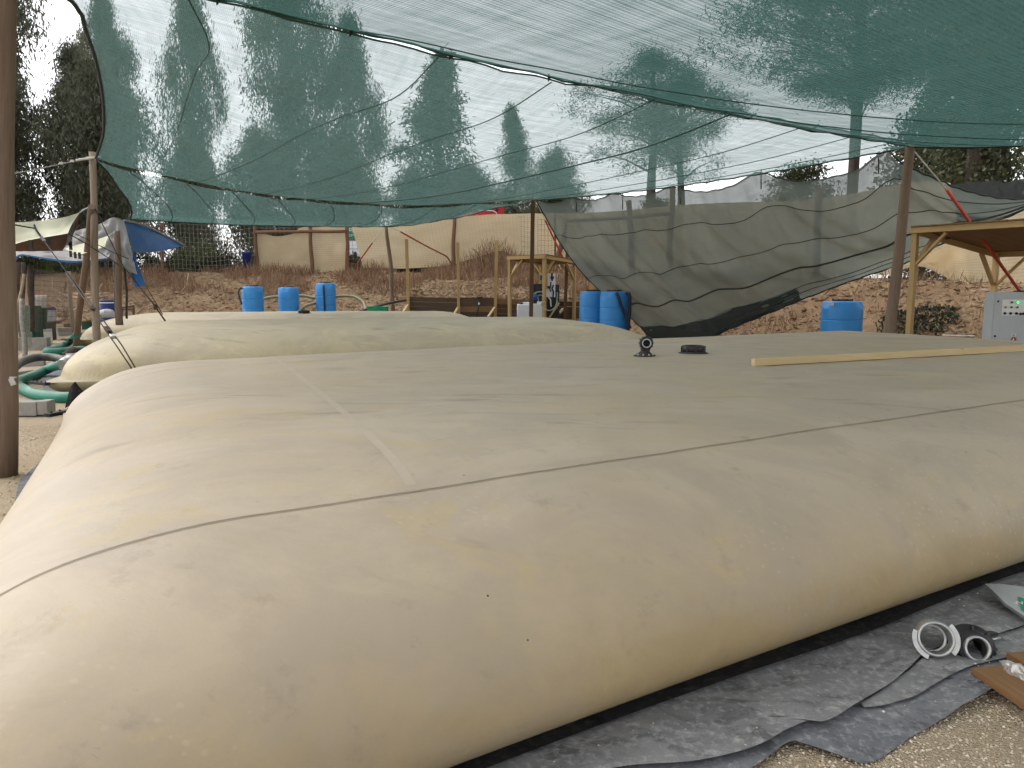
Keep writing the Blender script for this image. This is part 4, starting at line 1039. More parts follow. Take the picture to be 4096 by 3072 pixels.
# ---------------------------------------------------------------- blue plastic tanks
TANKS = 'blue plastic dosing tanks with black lids'
def blue_tank(label, x, y, ztop, r, turn, hose=None):
    g = gz(x, y) - 0.02; h = ztop - g
    t_ = thing('water_tank', label, 'water tank', (x, y, g), TANKS)
    def shp(a, z):
        if z < h * 0.905: return 1.0
        k = max(0.0, math.cos(3 * (a + turn))); return 1 - 0.13 * min(1, (z - h * 0.905) / (h * 0.03)) * (k ** 3)
    prof = [(r * 0.95, 0), (r, 0.03)]
    for q in (0.24, 0.47, 0.70):
        z = h * q; prof += [(r, z - 0.06), (r, z - 0.022), (r * 0.998, z - 0.016), (r * 0.972, z - 0.006), (r * 0.972, z + 0.006), (r * 0.998, z + 0.016), (r, z + 0.022), (r, z + 0.06)]
    prof += [(r, h * 0.80), (r, h * 0.87), (r * 0.985, h * 0.905), (r * 0.97, h * 0.93), (r * 0.955, h * 0.975), (r * 0.91, h * 0.995), (r * 0.6, h * 1.004), (0.001, h * 1.004)]
    MB().lathe(prof, (x, y, g), seg=48, shape=shp).build('body', M['blue_tank'], t_)
    lid = MB().lathe([(r * 0.50, h * 1.0), (r * 0.50, h * 1.0 + 0.035), (r * 0.44, h + 0.05), (r * 0.40, h + 0.05), (r * 0.38, h + 0.04), (0.001, h + 0.045)], (x, y, g), seg=24)
    for k in range(8):
        an = k * math.pi / 4; lid.box((x + math.cos(an) * r * .47, y + math.sin(an) * r * .47, g + h + 0.03), 0.05, 0.03, 0.05, an)
    lo = lid.build('lid', M['black'], t_)
    MB().lathe([(r * 0.28, h + 0.045), (r * 0.27, h + 0.062), (0.001, h + 0.064)], (x, y, g), seg=16).build('lid_centre', M['red_sleeve'], lo)
    for nm, pts, rad, mt in (hose or []): MB().tube(spline(pts, 6), rad, 7).build(nm, M[mt], t_)
    return t_
a = (-9.904, 29.200, 1.764)
blue_tank('left one of the three far blue tanks, black pipe on its left side', a[0], a[1], a[2], 0.40, 0.5, [('pipe', [(-10.173, 28.900, 1.707), (-10.251, 28.800, 1.673), (-10.266, 28.750, 1.488), (-10.224, 28.750, 1.285), (-10.188, 28.800, 1.115)], 0.035, 'rubber')])
a = (-8.819, 30.200, 1.730)
blue_tank('middle one of the three far blue tanks, without a pipe', a[0], a[1], a[2], 0.40, 1.57)
a = (-7.502, 30.800, 1.895)
blue_tank('right one of the three far blue tanks, taller, dark pipe down its front', a[0], a[1], a[2], 0.40, 0.1, [('pipe', [(-7.480, 30.420, 1.811), (-7.470, 30.360, 1.669), (-7.450, 30.360, 1.259), (-7.450, 30.360, 0.579)], 0.04, 'navy')])
a = (2.480, 23.400, 1.614)
blue_tank('left of the two touching blue tanks beside the side net', a[0], a[1], a[2], 0.41, 0.3)
a = (2.987, 22.400, 1.615)
blue_tank('right of the two touching blue tanks, with black hoses', a[0], a[1], a[2], 0.41, 1.0, [('hose', [(2.988, 21.950, 1.584), (3.047, 21.900, 1.482), (3.156, 21.900, 1.185), (3.319, 21.900, 0.797), (3.402, 21.900, 0.564)], 0.045, 'navy'),
    ('hose', [(3.310, 22.200, 1.582), (3.387, 22.100, 1.544), (3.412, 22.100, 1.336), (3.404, 22.100, 0.972), (3.369, 22.100, 0.448)], 0.05, 'navy')])
a = (7.697, 17.800, 1.421)
bt = blue_tank('single large blue tank at right, nearest of all, small grey label', a[0], a[1], a[2], 0.455, 0.2)
p = Vector((7.296, 17.450, 1.360)); MB().box(p, 0.11, 0.01, 0.07, -0.5).build('label_plate', M['grey_metal'], bt)

# hoses lying on the bank
def hose(name, label, pts, r, mat, n=10, cat='hose'):
    return tag(MB().tube(spline(pts, n), r, 10).build(name, M[mat], at=pts[0]), label, cat)
hose('water_hose', 'khaki hose looping out behind the three far blue tanks', [(-10.060, 30.400, 1.151), (-9.987, 30.800, 1.270), (-9.774, 31.000, 1.336), (-9.135, 31.200, 1.385), (-8.507, 31.200, 1.392), (-7.994, 31.200, 1.301), (-7.204, 31.300, 1.362), (-6.738, 31.200, 1.392), (-6.329, 31.000, 1.340), (-5.963, 30.600, 1.147), (-5.764, 30.000, 0.912), (-5.709, 29.600, 0.714)], 0.055, 'khaki_hose')
hose('water_hose', 'khaki hose bending between the middle and right far blue tanks', [(-8.433, 29.800, 0.707), (-8.306, 30.000, 0.870), (-8.141, 30.200, 1.013), (-7.941, 30.400, 1.087), (-7.954, 31.600, 1.091)], 0.055, 'khaki_hose')
hose('black_pipe', 'thin black pipe running up to the plank wall', [(-5.623, 27.400, 0.850), (-5.212, 27.300, 0.956), (-4.803, 27.200, 1.074), (-4.302, 27.100, 1.195), (-3.684, 27.050, 1.298)], 0.05, 'black', 10, 'pipe')

# green crate
c0 = Vector((-4.620, 26.300, 1.087)); g = gz(c0.x, c0.y)
cr = thing('plastic_crate', 'bright green plastic crate by the knotty grey pole', 'crate', (c0.x, c0.y, g))
wx, wy, hh = 0.64, 0.42, c0.z - g
for (cx, cy, sx, sy) in ((0, -wy / 2, wx, 0.02), (0, wy / 2, wx, 0.02), (-wx / 2, 0, 0.02, wy), (wx / 2, 0, 0.02, wy)):
    MB().box((c0.x + cx, c0.y + cy, g + hh / 2), sx, sy, hh - 0.01).build('side', M['green_crate'], cr)
    MB().box((c0.x + cx, c0.y + cy * 1.03, g + hh - 0.02), sx + 0.03, sy + 0.03, 0.035).build('rim', M['green_crate'], cr)
for k in range(6): MB().box((c0.x - wx / 2 + wx * (k + .5) / 6, c0.y - wy / 2 - 0.012, g + hh * .5), 0.018, 0.02, hh * .9).build('rib', M['green_crate'], cr)

# ---------------------------------------------------------------- plank wall holding back the bank
pw = thing('plank_wall', 'low retaining wall of old planks staked against the earth bank', 'retaining wall', (-3.5, 27.0, 0.2))
def uz(y): return 1.91 - 0.004417 * y
PH = 0.168
for (xa, ya, xb, yb, n_, light) in [(462, 112, 866, 122, 9, ()), (866, 119, 1168, 116, 9, (2,)), (1180, 132, 1460, 140, 8, (0,)), (1460, 146, 1870, 156, 8, ())]:
    p, q = Vector((-3.691, 27.000, 1.385)), Vector((2.488, 27.000, 1.385))
    f0, f1 = (xa - 462) / (1870 - 462), (xb - 462) / (1870 - 462)
    X0, X1 = p.x + (q.x - p.x) * f0 + 0.006, p.x + (q.x - p.x) * f1 - 0.006
    for k in range(n_):
        z0, z1 = uz(ya) - PH * (k + 0.5), uz(yb) - PH * (k + 0.5) + 0.012 * math.sin(k * 2.1 + xa)
        yo = 0.008 * math.sin(k * 3.7 + xa)
        MB().beam((X0, 27.0 + yo, z0), (X1, 27.0 + yo * .3, z1), 0.035, PH - 0.012, (0, 0, 1)).build('plank', M['plank_light'] if k in light else M['plank'], pw)
def stake(a, b, w, mat, nm='stake'): MB().beam(a, b, w, w).build(nm, M[mat], pw)
stake((-3.651, 26.920, 0.738), (-3.677, 26.920, 3.402), 0.10, 'pine'); stake((-1.880, 26.920, 0.611), (-1.891, 26.920, 3.284), 0.10, 'pine')
stake((-0.597, 26.920, 0.483), (-0.535, 26.920, 3.353), 0.11, 'pine'); stake((1.860, 26.920, 0.547), (1.933, 26.920, 3.036), 0.11, 'post_brown')
stake((2.789, 26.920, 1.119), (2.784, 26.920, 2.003), 0.10, 'pine')
for a, b in (((-3.749, 26.200, 0.866), (-3.665, 26.900, 1.126)), ((-2.030, 26.200, 0.738), (-1.914, 26.900, 1.021)), ((-0.825, 26.200, 0.717), (-0.600, 26.900, 1.038)), ((1.637, 26.300, 0.862), (1.791, 26.900, 0.986))): stake(a, b, 0.07, 'pine_pale', 'brace')
sh = thing('shovel', 'shovel with dark handle leaning on the plank wall', 'shovel', (-1.255, 26.700, 0.654))
a, b = Vector((-1.250, 26.600, 0.614)), Vector((-1.129, 26.900, 1.334))
MB().tube([a, b], 0.028, 7).build('shaft', M['black'], sh); MB().tube([lerp(a, b, 0.72), lerp(a, b, 0.80)], 0.032, 7).build('collar', M['white'], sh)
MB().tube([b + Vector((-0.10, 0, 0.06)), b + Vector((-0.02, 0, 0)), b + Vector((0.02, 0, 0)), b + Vector((0.10, 0, 0.06))], 0.022, 6).build('grip', M['rubber'], sh)
MB().tube([b + Vector((-0.10, 0, 0.06)), b + Vector((0.10, 0, 0.06))], 0.022, 6).build('grip', M['rubber'], sh)
MB().grid(lambda u, v: a + Vector(((u - .5) * 0.22 * (1 - 0.5 * v * v), -0.03 * (1 - (2 * u - 1) ** 2) - 0.05 * v, -0.30 * v + 0.02)), 6, 5).build('blade', M['steel'], sh)

# ---------------------------------------------------------------- small wooden shelter with the dosing plant
def shelter(label, Nc, Lc, Rc, leg_w, beam_h, nboard, mat, roofmat, brace=0.55):
    """mono-pitch roof on four legs; Nc/Lc/Rc are three roof corners"""
    Nc, Lc, Rc = Vector(Nc), Vector(Lc), Vector(Rc); Bc = Lc + Rc - Nc
    t_ = thing('wooden_shelter', label, 'shelter', (Nc.x, Nc.y, gz(Nc.x, Nc.y)))
    e1, e2 = (Lc - Nc), (Rc - Nc); up = e2.cross(e1).normalized()
    if up.z < 0: up = -up
    for k in range(nboard):
        a = Nc + e2 * ((k + 0.5) / nboard) - e1.normalized() * 0.06; b = a + e1 + e1.normalized() * 0.12
        MB().beam(a + up * 0.012, b + up * 0.012, e2.length / nboard - 0.008, 0.024, up).build('roof_board', M[roofmat], t_)
    dn = up * (-beam_h / 2 - 0.003)
    for a, b in ((Nc, Lc), (Nc, Rc), (Lc, Bc), (Rc, Bc)):
        d = (b - a).normalized() * 0.0
        MB().beam(a + dn + d, b + dn - d, 0.05, beam_h, up).build('beam', M[mat], t_)
    MB().beam(lerp(Nc, Rc, .5) + dn * 1.02, lerp(Lc, Bc, .5) + dn * 1.02, 0.05, beam_h * .9, up).build('rafter', M[mat], t_)
    for c, (q1, q2) in ((Nc, (e1, e2)), (Lc, (-e1, e2)), (Rc, (e1, -e2)), (Bc, (-e1, -e2))):
        inw = (q1.normalized() + q2.normalized()) * leg_w * 0.55
        top = c + inw - up * 0.02; foot = Vector((top.x, top.y, gz(top.x, top.y) - 0.1))
        MB().beam(foot, top, leg_w, leg_w, (q1.x, q1.y, 0)).build('leg', M[mat], t_)
        for q in (q1, q2):
            d = q.normalized()
            MB().beam(top - Vector((0, 0, brace + beam_h)) + d * leg_w * .3, top + d * brace - up * beam_h, 0.045, 0.09, d.cross(Vector((0, 0, 1)))).build('brace', M[mat], t_)
    return t_
shelter('small pine shelter on four braced legs over the dosing plant', (1.078, 25.200, 2.793), (-0.155, 26.100, 2.779), (2.261, 26.900, 2.667), 0.10, 0.11, 9, 'pine', 'roof_board')

ds = thing('pump_station', 'dosing pump panel, white and black, under the small shelter', 'pump panel', (1.324, 26.200, 0.665))
def slab(a, b, depth, nm, mat, parent, bev=0.006):
    """front face from top-left a to bottom-right b, depth going back"""
    a, b = Vector(a), Vector(b)
    return MB().beam(((a.x + b.x) / 2, a.y, (a.z + b.z) / 2), ((a.x + b.x) / 2, a.y + depth, (a.z + b.z) / 2), abs(b.x - a.x), abs(a.z - b.z)).build(nm, M[mat], parent, bevel=bev)
slab((1.432, 26.200, 1.832), (1.617, 26.200, 0.525), 0.45, 'cabinet', 'black', ds)
slab((1.207, 26.000, 2.207), (1.471, 26.000, 1.409), 0.03, 'back_board', 'white', ds)
slab((1.067, 26.020, 1.683), (1.212, 26.020, 1.408), 0.03, 'back_board', 'white', ds)
sc_ = slab((0.926, 25.950, 2.167), (1.102, 25.950, 1.966), 0.12, 'screen_box', 'grey_metal', ds)
slab((0.946, 25.940, 2.147), (1.090, 25.940, 1.981), 0.02, 'screen', 'screen', sc_)
slab((0.734, 26.100, 1.855), (0.955, 26.100, 1.522), 0.35, 'pump_box', 'rubber', ds)
slab((0.953, 26.080, 1.855), (1.104, 26.080, 1.591), 0.35, 'pump_box', 'black', ds)
slab((1.015, 25.900, 1.786), (1.125, 25.900, 1.700), 0.12, 'blue_valve', 'blue_fitting', ds); slab((1.199, 25.900, 1.780), (1.279, 25.900, 1.700), 0.12, 'valve', 'black', ds)
slab((1.212, 26.150, 1.407), (1.450, 26.150, 0.528), 0.4, 'lower_cabinet', 'black', ds); slab((0.741, 26.300, 1.567), (1.116, 26.300, 1.173), 0.3, 'shelf', 'black', ds)
MB().lathe([(0.001, 0), (0.10, 0), (0.12, 0.04), (0.12, 0.18), (0.08, 0.22), (0.001, 0.22)], (0.820, 25.900, 1.433), (-0.7, -0.7, 0), 16).build('pump_head', M['blue_fitting'], ds)
MB().lathe([(0.001, 0), (0.11, 0), (0.15, 0.05), (0.15, 0.25), (0.10, 0.3), (0.001, 0.3)], (1.002, 26.100, 1.350), (0.1, -1, 0), 16).build('motor', M['black'], ds)
for pts, r, mt in (([(1.352, 25.930, 2.217), (1.347, 25.930, 2.070), (1.362, 25.930, 1.956)], 0.03, 'black'), ([(1.301, 25.930, 2.070), (1.416, 25.930, 2.064)], 0.05, 'black'), ([(1.316, 25.930, 1.922), (1.303, 25.930, 1.786), (1.281, 25.930, 1.683), (1.310, 25.930, 1.592)], 0.022, 'black'), ([(1.401, 25.930, 1.820), (1.361, 25.930, 1.683), (1.402, 25.930, 1.592), (1.392, 25.930, 1.410)], 0.03, 'black'),
                   ([(0.762, 25.800, 1.377), (0.771, 25.750, 1.525), (0.862, 25.750, 1.582), (1.069, 25.800, 1.593)], 0.022, 'pale_tube'), ([(0.894, 25.800, 1.252), (0.886, 25.750, 1.457), (0.977, 25.750, 1.474), (1.068, 25.750, 1.412), (1.088, 25.800, 1.263)], 0.016, 'pale_tube'),
                   ([(1.087, 25.100, 1.271), (0.983, 25.000, 1.240), (0.972, 25.000, 1.168), (1.039, 25.000, 1.058), (1.220, 25.050, 0.984), (1.400, 25.500, 1.044), (1.501, 25.900, 1.182), (1.540, 26.100, 1.407), (1.542, 26.150, 1.568)], 0.018, 'pale_tube'),
                   ([(1.541, 26.100, 1.292), (1.538, 26.100, 1.177), (1.514, 26.000, 1.013)], 0.03, 'green_tube'), ([(1.235, 25.900, 1.399), (1.296, 25.850, 1.331), (1.309, 25.850, 1.228), (1.321, 25.850, 1.091)], 0.022, 'white'),
                   ([(1.520, 26.050, 2.185), (1.551, 26.050, 2.094), (1.521, 26.050, 1.969), (1.484, 26.100, 1.878)], 0.014, 'pale_tube')):
    MB().tube(spline(pts, 6), r, 6).build('pipe', M[mt], ds)
tag(MB().beam((1.237, 25.600, 0.712), (1.594, 26.100, 1.177), 0.05, 0.13, (0, -1, 0.3)).build('loose_batten', M['pine'], at=(1.237, 25.600, 0.712)), 'pine batten leaning slantwise before the black cabinet', 'batten')

def jerry_tank(label, tl, br, depth, caps):
    tl, br = Vector(tl), Vector(br); g = gz(tl.x, tl.y)
    t_ = thing('dosing_tank', label, 'tank', ((tl.x + br.x) / 2, tl.y, g), 'white dosing tanks under the small shelter')
    MB().beam(((tl.x + br.x) / 2, tl.y, (tl.z + g) / 2), ((tl.x + br.x) / 2, tl.y + depth, (tl.z + g) / 2), abs(br.x - tl.x), tl.z - g).build('body', M['white'], t_, bevel=0.045)
    for q in caps: MB().lathe([(0.001, -0.03), (0.11, -0.03), (0.115, 0.03), (0.10, 0.05), (0.001, 0.055)], q, seg=14).build('cap', M['black'], t_)
    MB().box(((tl.x + br.x) / 2 + 0.1, tl.y + depth * .5, tl.z + 0.02), 0.3, depth * .6, 0.09).build('top_moulding', M['white'], t_, bevel=0.02)
jerry_tank('left white dosing tank, cap showing left of the square post', (0.167, 25.500, 1.177), (0.634, 25.500, 0.550), 0.7, [(0.351, 25.750, 1.183)])
jerry_tank('right white dosing tank, between square post and shelter leg', (0.645, 25.450, 1.199), (1.146, 25.450, 0.553), 0.7, [(0.745, 25.650, 1.179)])

# ---------------------------------------------------------------- large shelter at the right with the control cabinet
Lf = Vector((8.188, 15.850, 2.957)); fdir = Vector((0.56, -0.83, 0)).normalized()
Rf = Lf + fdir * 4.2; Bl = Vector((10.977, 17.500, 2.538))
shelter('large pine shelter with boarded roof at the right picture edge', Lf, Bl, Rf, 0.105, 0.115, 16, 'pine', 'roof_board', 0.62)

FX = 14.6
cb = thing('control_cabinet', 'grey control cabinet with lamps and red switch under the large shelter', 'control cabinet', (9.519, 14.600, 0.589))
tl = Vector((9.209, 14.600, 1.651)); cw, chh = 1.0, 1.05
MB().beam((tl.x + cw / 2, FX, tl.z - chh / 2), (tl.x + cw / 2, FX + 0.30, tl.z - chh / 2), cw, chh).build('housing', M['grey_metal'], cb, bevel=0.008)
MB().beam((tl.x + cw / 2, FX - 0.016, tl.z - chh / 2), (tl.x + cw / 2, FX - 0.001, tl.z - chh / 2), cw - 0.03, chh - 0.03).build('door', M['grey_metal'], cb, bevel=0.004)
for sx_ in (0.06, cw - 0.06):
    g = gz(tl.x + sx_, FX); MB().beam((tl.x + sx_, FX + 0.15, g - 0.05), (tl.x + sx_, FX + 0.15, tl.z - chh), 0.06, 0.06).build('leg', M['steel'], cb)
FY = 14.575
slab(Vector((9.357, 14.580, 1.511)), Vector((9.873, 14.580, 1.210)), 0.006, 'operating_panel', 'paper', cb, 0.0)
def button(c, r, nm, mat, ring='steel', dp=0.03):
    c = Vector(c); o = MB().lathe([(0.001, 0), (r * 1.25, 0), (r * 1.25, 0.008), (r, 0.008), (r, 0.012), (0.001, 0.012)], c, (0, -1, 0), 16).build('bezel', M[ring], cb)
    MB().lathe([(0.001, 0.012), (r * 0.92, 0.012), (r * 0.85, dp), (0.001, dp + 0.003)], c, (0, -1, 0), 16).build(nm, M[mat], o)
button((9.523, 14.570, 1.461), 0.019, 'lamp', 'green_lamp'); button((9.633, 14.570, 1.458), 0.020, 'lamp', 'green_lit')
button((9.412, 14.570, 1.368), 0.018, 'lamp', 'orange_lamp'); button((9.523, 14.570, 1.368), 0.018, 'lamp', 'red_lamp'); button((9.636, 14.570, 1.367), 0.018, 'lamp', 'red_lamp')
for q in ((9.413, 14.570, 1.252), (9.521, 14.570, 1.250), (9.632, 14.570, 1.250), (9.712, 14.570, 1.241), (9.770, 14.570, 1.244)): button(q, 0.020, 'selector', 'navy', 'black')
for q in ((9.274, 14.580, 1.477), (9.265, 14.580, 0.815)): button(q, 0.016, 'lock', 'rubber', 'rubber', 0.018)
slab(Vector((9.583, 14.578, 0.865)), Vector((9.671, 14.578, 0.808)), 0.004, 'warning_plate', 'paper', cb, 0.0)
pt = [(9.593, 14.570, 0.818), (9.653, 14.570, 0.818), (9.620, 14.570, 0.858)]
MB().prism([(p[0], p[2]) for p in pt], 14.572, 14.576, lambda a, y, b: (a, y, b)).build('warning_triangle', M['rubber'], cb)
pt = [(9.607, 14.570, 0.823), (9.638, 14.570, 0.823), (9.621, 14.570, 0.845)]
MB().prism([(p[0], p[2]) for p in pt], 14.569, 14.571, lambda a, y, b: (a, y, b)).build('warning_triangle_field', M['paper'], cb)
sw = MB().lathe([(0.001, 0), (0.045, 0), (0.048, 0.01), (0.042, 0.03), (0.001, 0.032)], (9.622, 14.578, 0.747), (0, -1, 0), 20).build('main_switch', M['red_lamp'], cb)
MB().beam(Vector((9.589, 14.535, 0.735)), Vector((9.599, 14.535, 0.771)), 0.012, 0.018, (0, -1, 0)).build('switch_handle', M['paper'], sw)
MB().tube([(9.587, 14.620, 1.669), (9.714, 14.650, 1.678), (9.856, 14.700, 1.672)], 0.014, 6).build('cable', M['black'], cb)

# ---------------------------------------------------------------- guy lines of the shade posts
def guy(label, a, m, b, sleeve, r=0.012, rs=0.028, name='guy_line'):
    t_ = thing(name, label, 'guy line', b)
    MB().tube([a, m], r, 5).build('rope', M['rope_white'], t_); MB().tube([m] + (list(b[1]) if isinstance(b[0], tuple) else [b]), rs, 7).build('sleeve', M[sleeve], t_)
    return t_
guy('red-sleeved guy line from the leaning right post, behind the large shelter', P2_TOP, (8.769, 15.700, 3.692), (11.207, 16.900, 1.662), 'red_sleeve', 0.014, 0.034)
guy('orange-sleeved guy line running down left from the knotty grey pole', (-4.537, 27.600, 3.888), (-5.473, 30.200, 3.454), (-7.191, 35.200, 2.655), 'orange_sleeve', 0.014, 0.03)
t_ = thing('guy_line', 'orange-sleeved guy line running right from the knotty grey pole, kinked at its foot', 'guy line', (-2.871, 36.900, 2.828))
MB().tube([(-4.407, 27.600, 3.901), (-4.235, 29.400, 3.832)], 0.014, 5).build('rope', M['rope_white'], t_)
MB().tube([(-4.235, 29.400, 3.832), (-3.758, 33.000, 3.536), (-3.085, 36.400, 3.185), (-2.871, 36.900, 2.828)], 0.034, 7).build('sleeve', M['orange_sleeve'], t_)
guy('red-sleeved guy line right of the square brown post', (0.752, 24.650, 4.454), (1.097, 25.600, 3.939), (2.233, 28.400, 2.067), 'red_sleeve', 0.008, 0.03)

# stray props stuck in the bank
tag(MB().tube([(-12.252, 28.500, 0.786), (-12.279, 28.500, 1.222), (-12.318, 28.500, 1.423)], 0.03, 6).build('stick', M['branch'], at=(-12.252, 28.500, 0.786)), 'pale split stick standing before the bank, left of the far blue tanks', 'stick')
tag(MB().tube([(-13.727, 31.500, 1.389), (-13.408, 31.600, 1.869), (-13.394, 31.800, 2.315)], 0.02, 6).build('stick', M['branch'], at=(-13.727, 31.500, 1.389)), 'thin bent stick leaning on the bank below the blue tarpaulin', 'stick')
tag(MB().lathe([(0.18, 0), (0.23, 0.7), (0.25, 0.72), (0.25, 0.8), (0.22, 0.8)], (-13.542, 39.300, 2.723), seg=16).build('blue_bucket', M['blue_dark'], at=(-13.542, 39.300, 2.723)), 'small blue bucket hanging on the fence wire', 'bucket')

# ---------------------------------------------------------------- tarpaulins at the left
def patch(name, mat, parent, top, bot, left=None, right=None, nu=24, nv=16, amp=0.03, sc=6.0, sx=3.0, sy=2.0, sag=0.0, sub=None):
    a, b = Curve(top), Curve(bot); l = Curve(left) if left else Curve([a(0), b(0)], False); r = Curve(right) if right else Curve([a(1), b(1)], False)
    S = coons(a, b, l, r); sd = random.random() * 30
    def f(u, v):
        p = S(u, v); e = min(1, 8 * u * (1 - u)) * min(1, 8 * v * (1 - v))
        p += Vector((0, -1, 0.3)) * amp * e * mnoise.noise(Vector((u * sc + sd, v * sc * .5, 0)))
        p.z -= sag * 16 * u * (1 - u) * v * (1 - v)
        return p
    return MB().grid(f, nu, nv, sx, sy).build(name, M[mat], parent)
fs_ = thing('flysheet', 'cream flysheet with brown underside stretched at the left edge', 'flysheet', (-9.478, 17.000, 3.375))
patch('front_panel', 'cream_cloth', fs_, [(-9.621, 14.600, 2.945), (-9.638, 15.000, 2.990), (-9.548, 15.600, 3.068), (-9.380, 16.200, 3.193), (-9.412, 16.900, 3.364)], [(-9.264, 14.000, 2.445), (-9.221, 14.300, 2.537), (-9.162, 14.700, 2.641), (-9.053, 15.100, 2.726), (-9.022, 15.700, 2.828)],
      right=[(-9.412, 16.900, 3.364), (-9.257, 16.300, 3.075), (-9.022, 15.700, 2.828)], amp=0.05, sag=0.08)
patch('rear_panel', 'brown_cloth', fs_, [(-10.808, 16.400, 3.083), (-10.406, 17.000, 3.171), (-9.468, 17.000, 3.373)], [(-11.651, 17.600, 2.556), (-10.990, 17.800, 2.570), (-10.500, 18.000, 2.587)], right=[(-9.468, 17.000, 3.373), (-9.865, 17.500, 3.052), (-10.500, 18.000, 2.587)], amp=0.05)
patch('side_panel', 'black', fs_, [(-9.034, 15.720, 2.829), (-9.236, 16.300, 3.094), (-9.434, 16.950, 3.376)], [(-10.471, 17.950, 2.589), (-10.041, 17.600, 2.837), (-9.709, 17.200, 3.069)], left=[(-9.034, 15.720, 2.829), (-9.698, 16.800, 2.710), (-10.471, 17.950, 2.589)], right=[(-9.434, 16.950, 3.376), (-9.604, 17.100, 3.238), (-9.709, 17.200, 3.069)], amp=0.02)
for q in ((-9.123, 14.650, 2.629), (-9.036, 15.100, 2.717), (-9.943, 17.400, 2.744)): MB().box(Vector(q) - Vector((0, 0.02, 0.08)), 0.06, 0.03, 0.17).build('tag_strap', M['black'], fs_)
MB().tube([(-9.447, 17.300, 3.497), (-9.430, 17.100, 3.443), (-9.440, 16.950, 3.368)], 0.016, 6).build('corner_rope', M['rope_white'], fs_)
f2 = thing('flysheet', 'smaller cream flysheet strip behind the slanting prop pole', 'flysheet', (-10.236, 19.600, 3.039))
patch('cloth', 'cream_cloth', f2, [(-10.781, 18.600, 2.671), (-10.547, 18.900, 2.804), (-10.348, 19.200, 2.914), (-10.212, 19.600, 3.051)], [(-10.447, 18.200, 2.580), (-10.251, 18.300, 2.525), (-10.028, 18.700, 2.672), (-10.018, 19.000, 2.737)], right=[(-10.212, 19.600, 3.051), (-10.131, 19.300, 2.920), (-10.018, 19.000, 2.737)], amp=0.03, sag=0.05)
for q in ((-10.426, 18.200, 2.527), (-10.321, 18.200, 2.495), (-10.219, 18.200, 2.485)): MB().box(q, 0.05, 0.03, 0.15).build('tag_strap', M['black'], f2)
MB().tube([(-10.212, 19.600, 3.051), (-10.172, 19.800, 3.144)], 0.014, 6).build('corner_rope', M['rope_white'], f2)

tp_ = thing('tarpaulin', 'grey and blue tarpaulin tent, blue point jutting right', 'tarpaulin', (-10.774, 21.500, 3.577))
patch('grey_sheet', 'grey_tarp', tp_, [(-11.714, 20.600, 3.212), (-11.134, 20.800, 3.412), (-10.811, 21.000, 3.621), (-10.623, 21.200, 3.551)], [(-11.369, 19.900, 2.438), (-10.767, 20.000, 2.465), (-10.560, 20.100, 2.480), (-10.156, 20.200, 2.202), (-9.904, 20.300, 2.074)],
      right=[(-10.623, 21.200, 3.551), (-10.447, 21.000, 3.192), (-10.160, 20.600, 2.641), (-9.904, 20.300, 2.074)], amp=0.16, sc=9, nu=40, nv=24)
patch('low_sheet', 'grey_tarp', tp_, [(-13.371, 20.200, 2.694), (-12.588, 20.400, 2.774), (-11.683, 20.500, 2.850), (-10.662, 20.600, 2.737)], [(-13.012, 19.600, 2.211), (-12.733, 19.700, 2.470), (-12.552, 19.700, 2.566), (-12.129, 19.700, 2.500), (-11.489, 19.700, 2.402), (-11.026, 19.700, 2.392), (-10.403, 19.800, 2.469)], amp=0.08, sc=10, nu=40)
patch('blue_hem', 'blue_tarp', tp_, [(-12.998, 19.580, 2.222), (-12.719, 19.680, 2.483), (-12.538, 19.680, 2.579), (-12.115, 19.680, 2.522), (-11.475, 19.680, 2.431), (-11.013, 19.680, 2.419), (-10.391, 19.780, 2.491)], [(-13.005, 19.580, 2.143), (-12.747, 19.680, 2.419), (-12.529, 19.680, 2.545), (-12.118, 19.680, 2.483), (-11.479, 19.680, 2.378), (-11.016, 19.680, 2.373), (-10.393, 19.780, 2.450)], amp=0.01, nu=40, nv=3)
patch('blue_sheet', 'blue_tarp', tp_, [(-10.649, 21.250, 3.551), (-10.648, 21.800, 3.535), (-10.633, 22.400, 3.494), (-10.485, 23.200, 3.303), (-10.218, 24.000, 3.038)], [(-10.257, 20.900, 2.698), (-10.399, 21.600, 2.705), (-10.362, 22.400, 2.766), (-10.292, 23.200, 2.875), (-10.219, 24.000, 3.033)],
      left=[(-10.649, 21.250, 3.551), (-10.416, 21.000, 3.095), (-10.257, 20.900, 2.698)], amp=0.06, sc=5)
MB().tube([(-10.623, 21.200, 3.558), (-10.597, 21.800, 3.547), (-10.580, 22.400, 3.499), (-10.484, 23.200, 3.322), (-10.190, 24.000, 3.038)], 0.03, 6).build('ridge_fold', M['grey_tarp'], tp_)
patch('blue_tail', 'blue_tarp', tp_, [(-10.239, 20.700, 2.957), (-10.109, 20.600, 2.689), (-9.963, 20.500, 2.304), (-9.753, 20.400, 1.808)], [(-10.180, 20.600, 2.903), (-10.090, 20.500, 2.590), (-10.119, 20.400, 2.106), (-9.973, 20.300, 1.736)], amp=0.04)
round_post('tarp_post', 'short round post tied to the cream strip before the grey tarpaulin', (-10.303, 20.000, 0.759), (-10.226, 20.000, 3.188), 0.085, 0.075, M['post'])
round_post('tarp_post', 'dark thin post hidden behind the short round tarpaulin post', (-11.023, 21.300, 0.694), (-10.974, 21.300, 2.468), 0.06, 0.06, M['black'])
round_post('tarp_post', 'thin dark rod right of the short round tarpaulin post', (-10.412, 20.600, 0.900), (-10.376, 20.600, 2.373), 0.03, 0.03, M['rubber'])

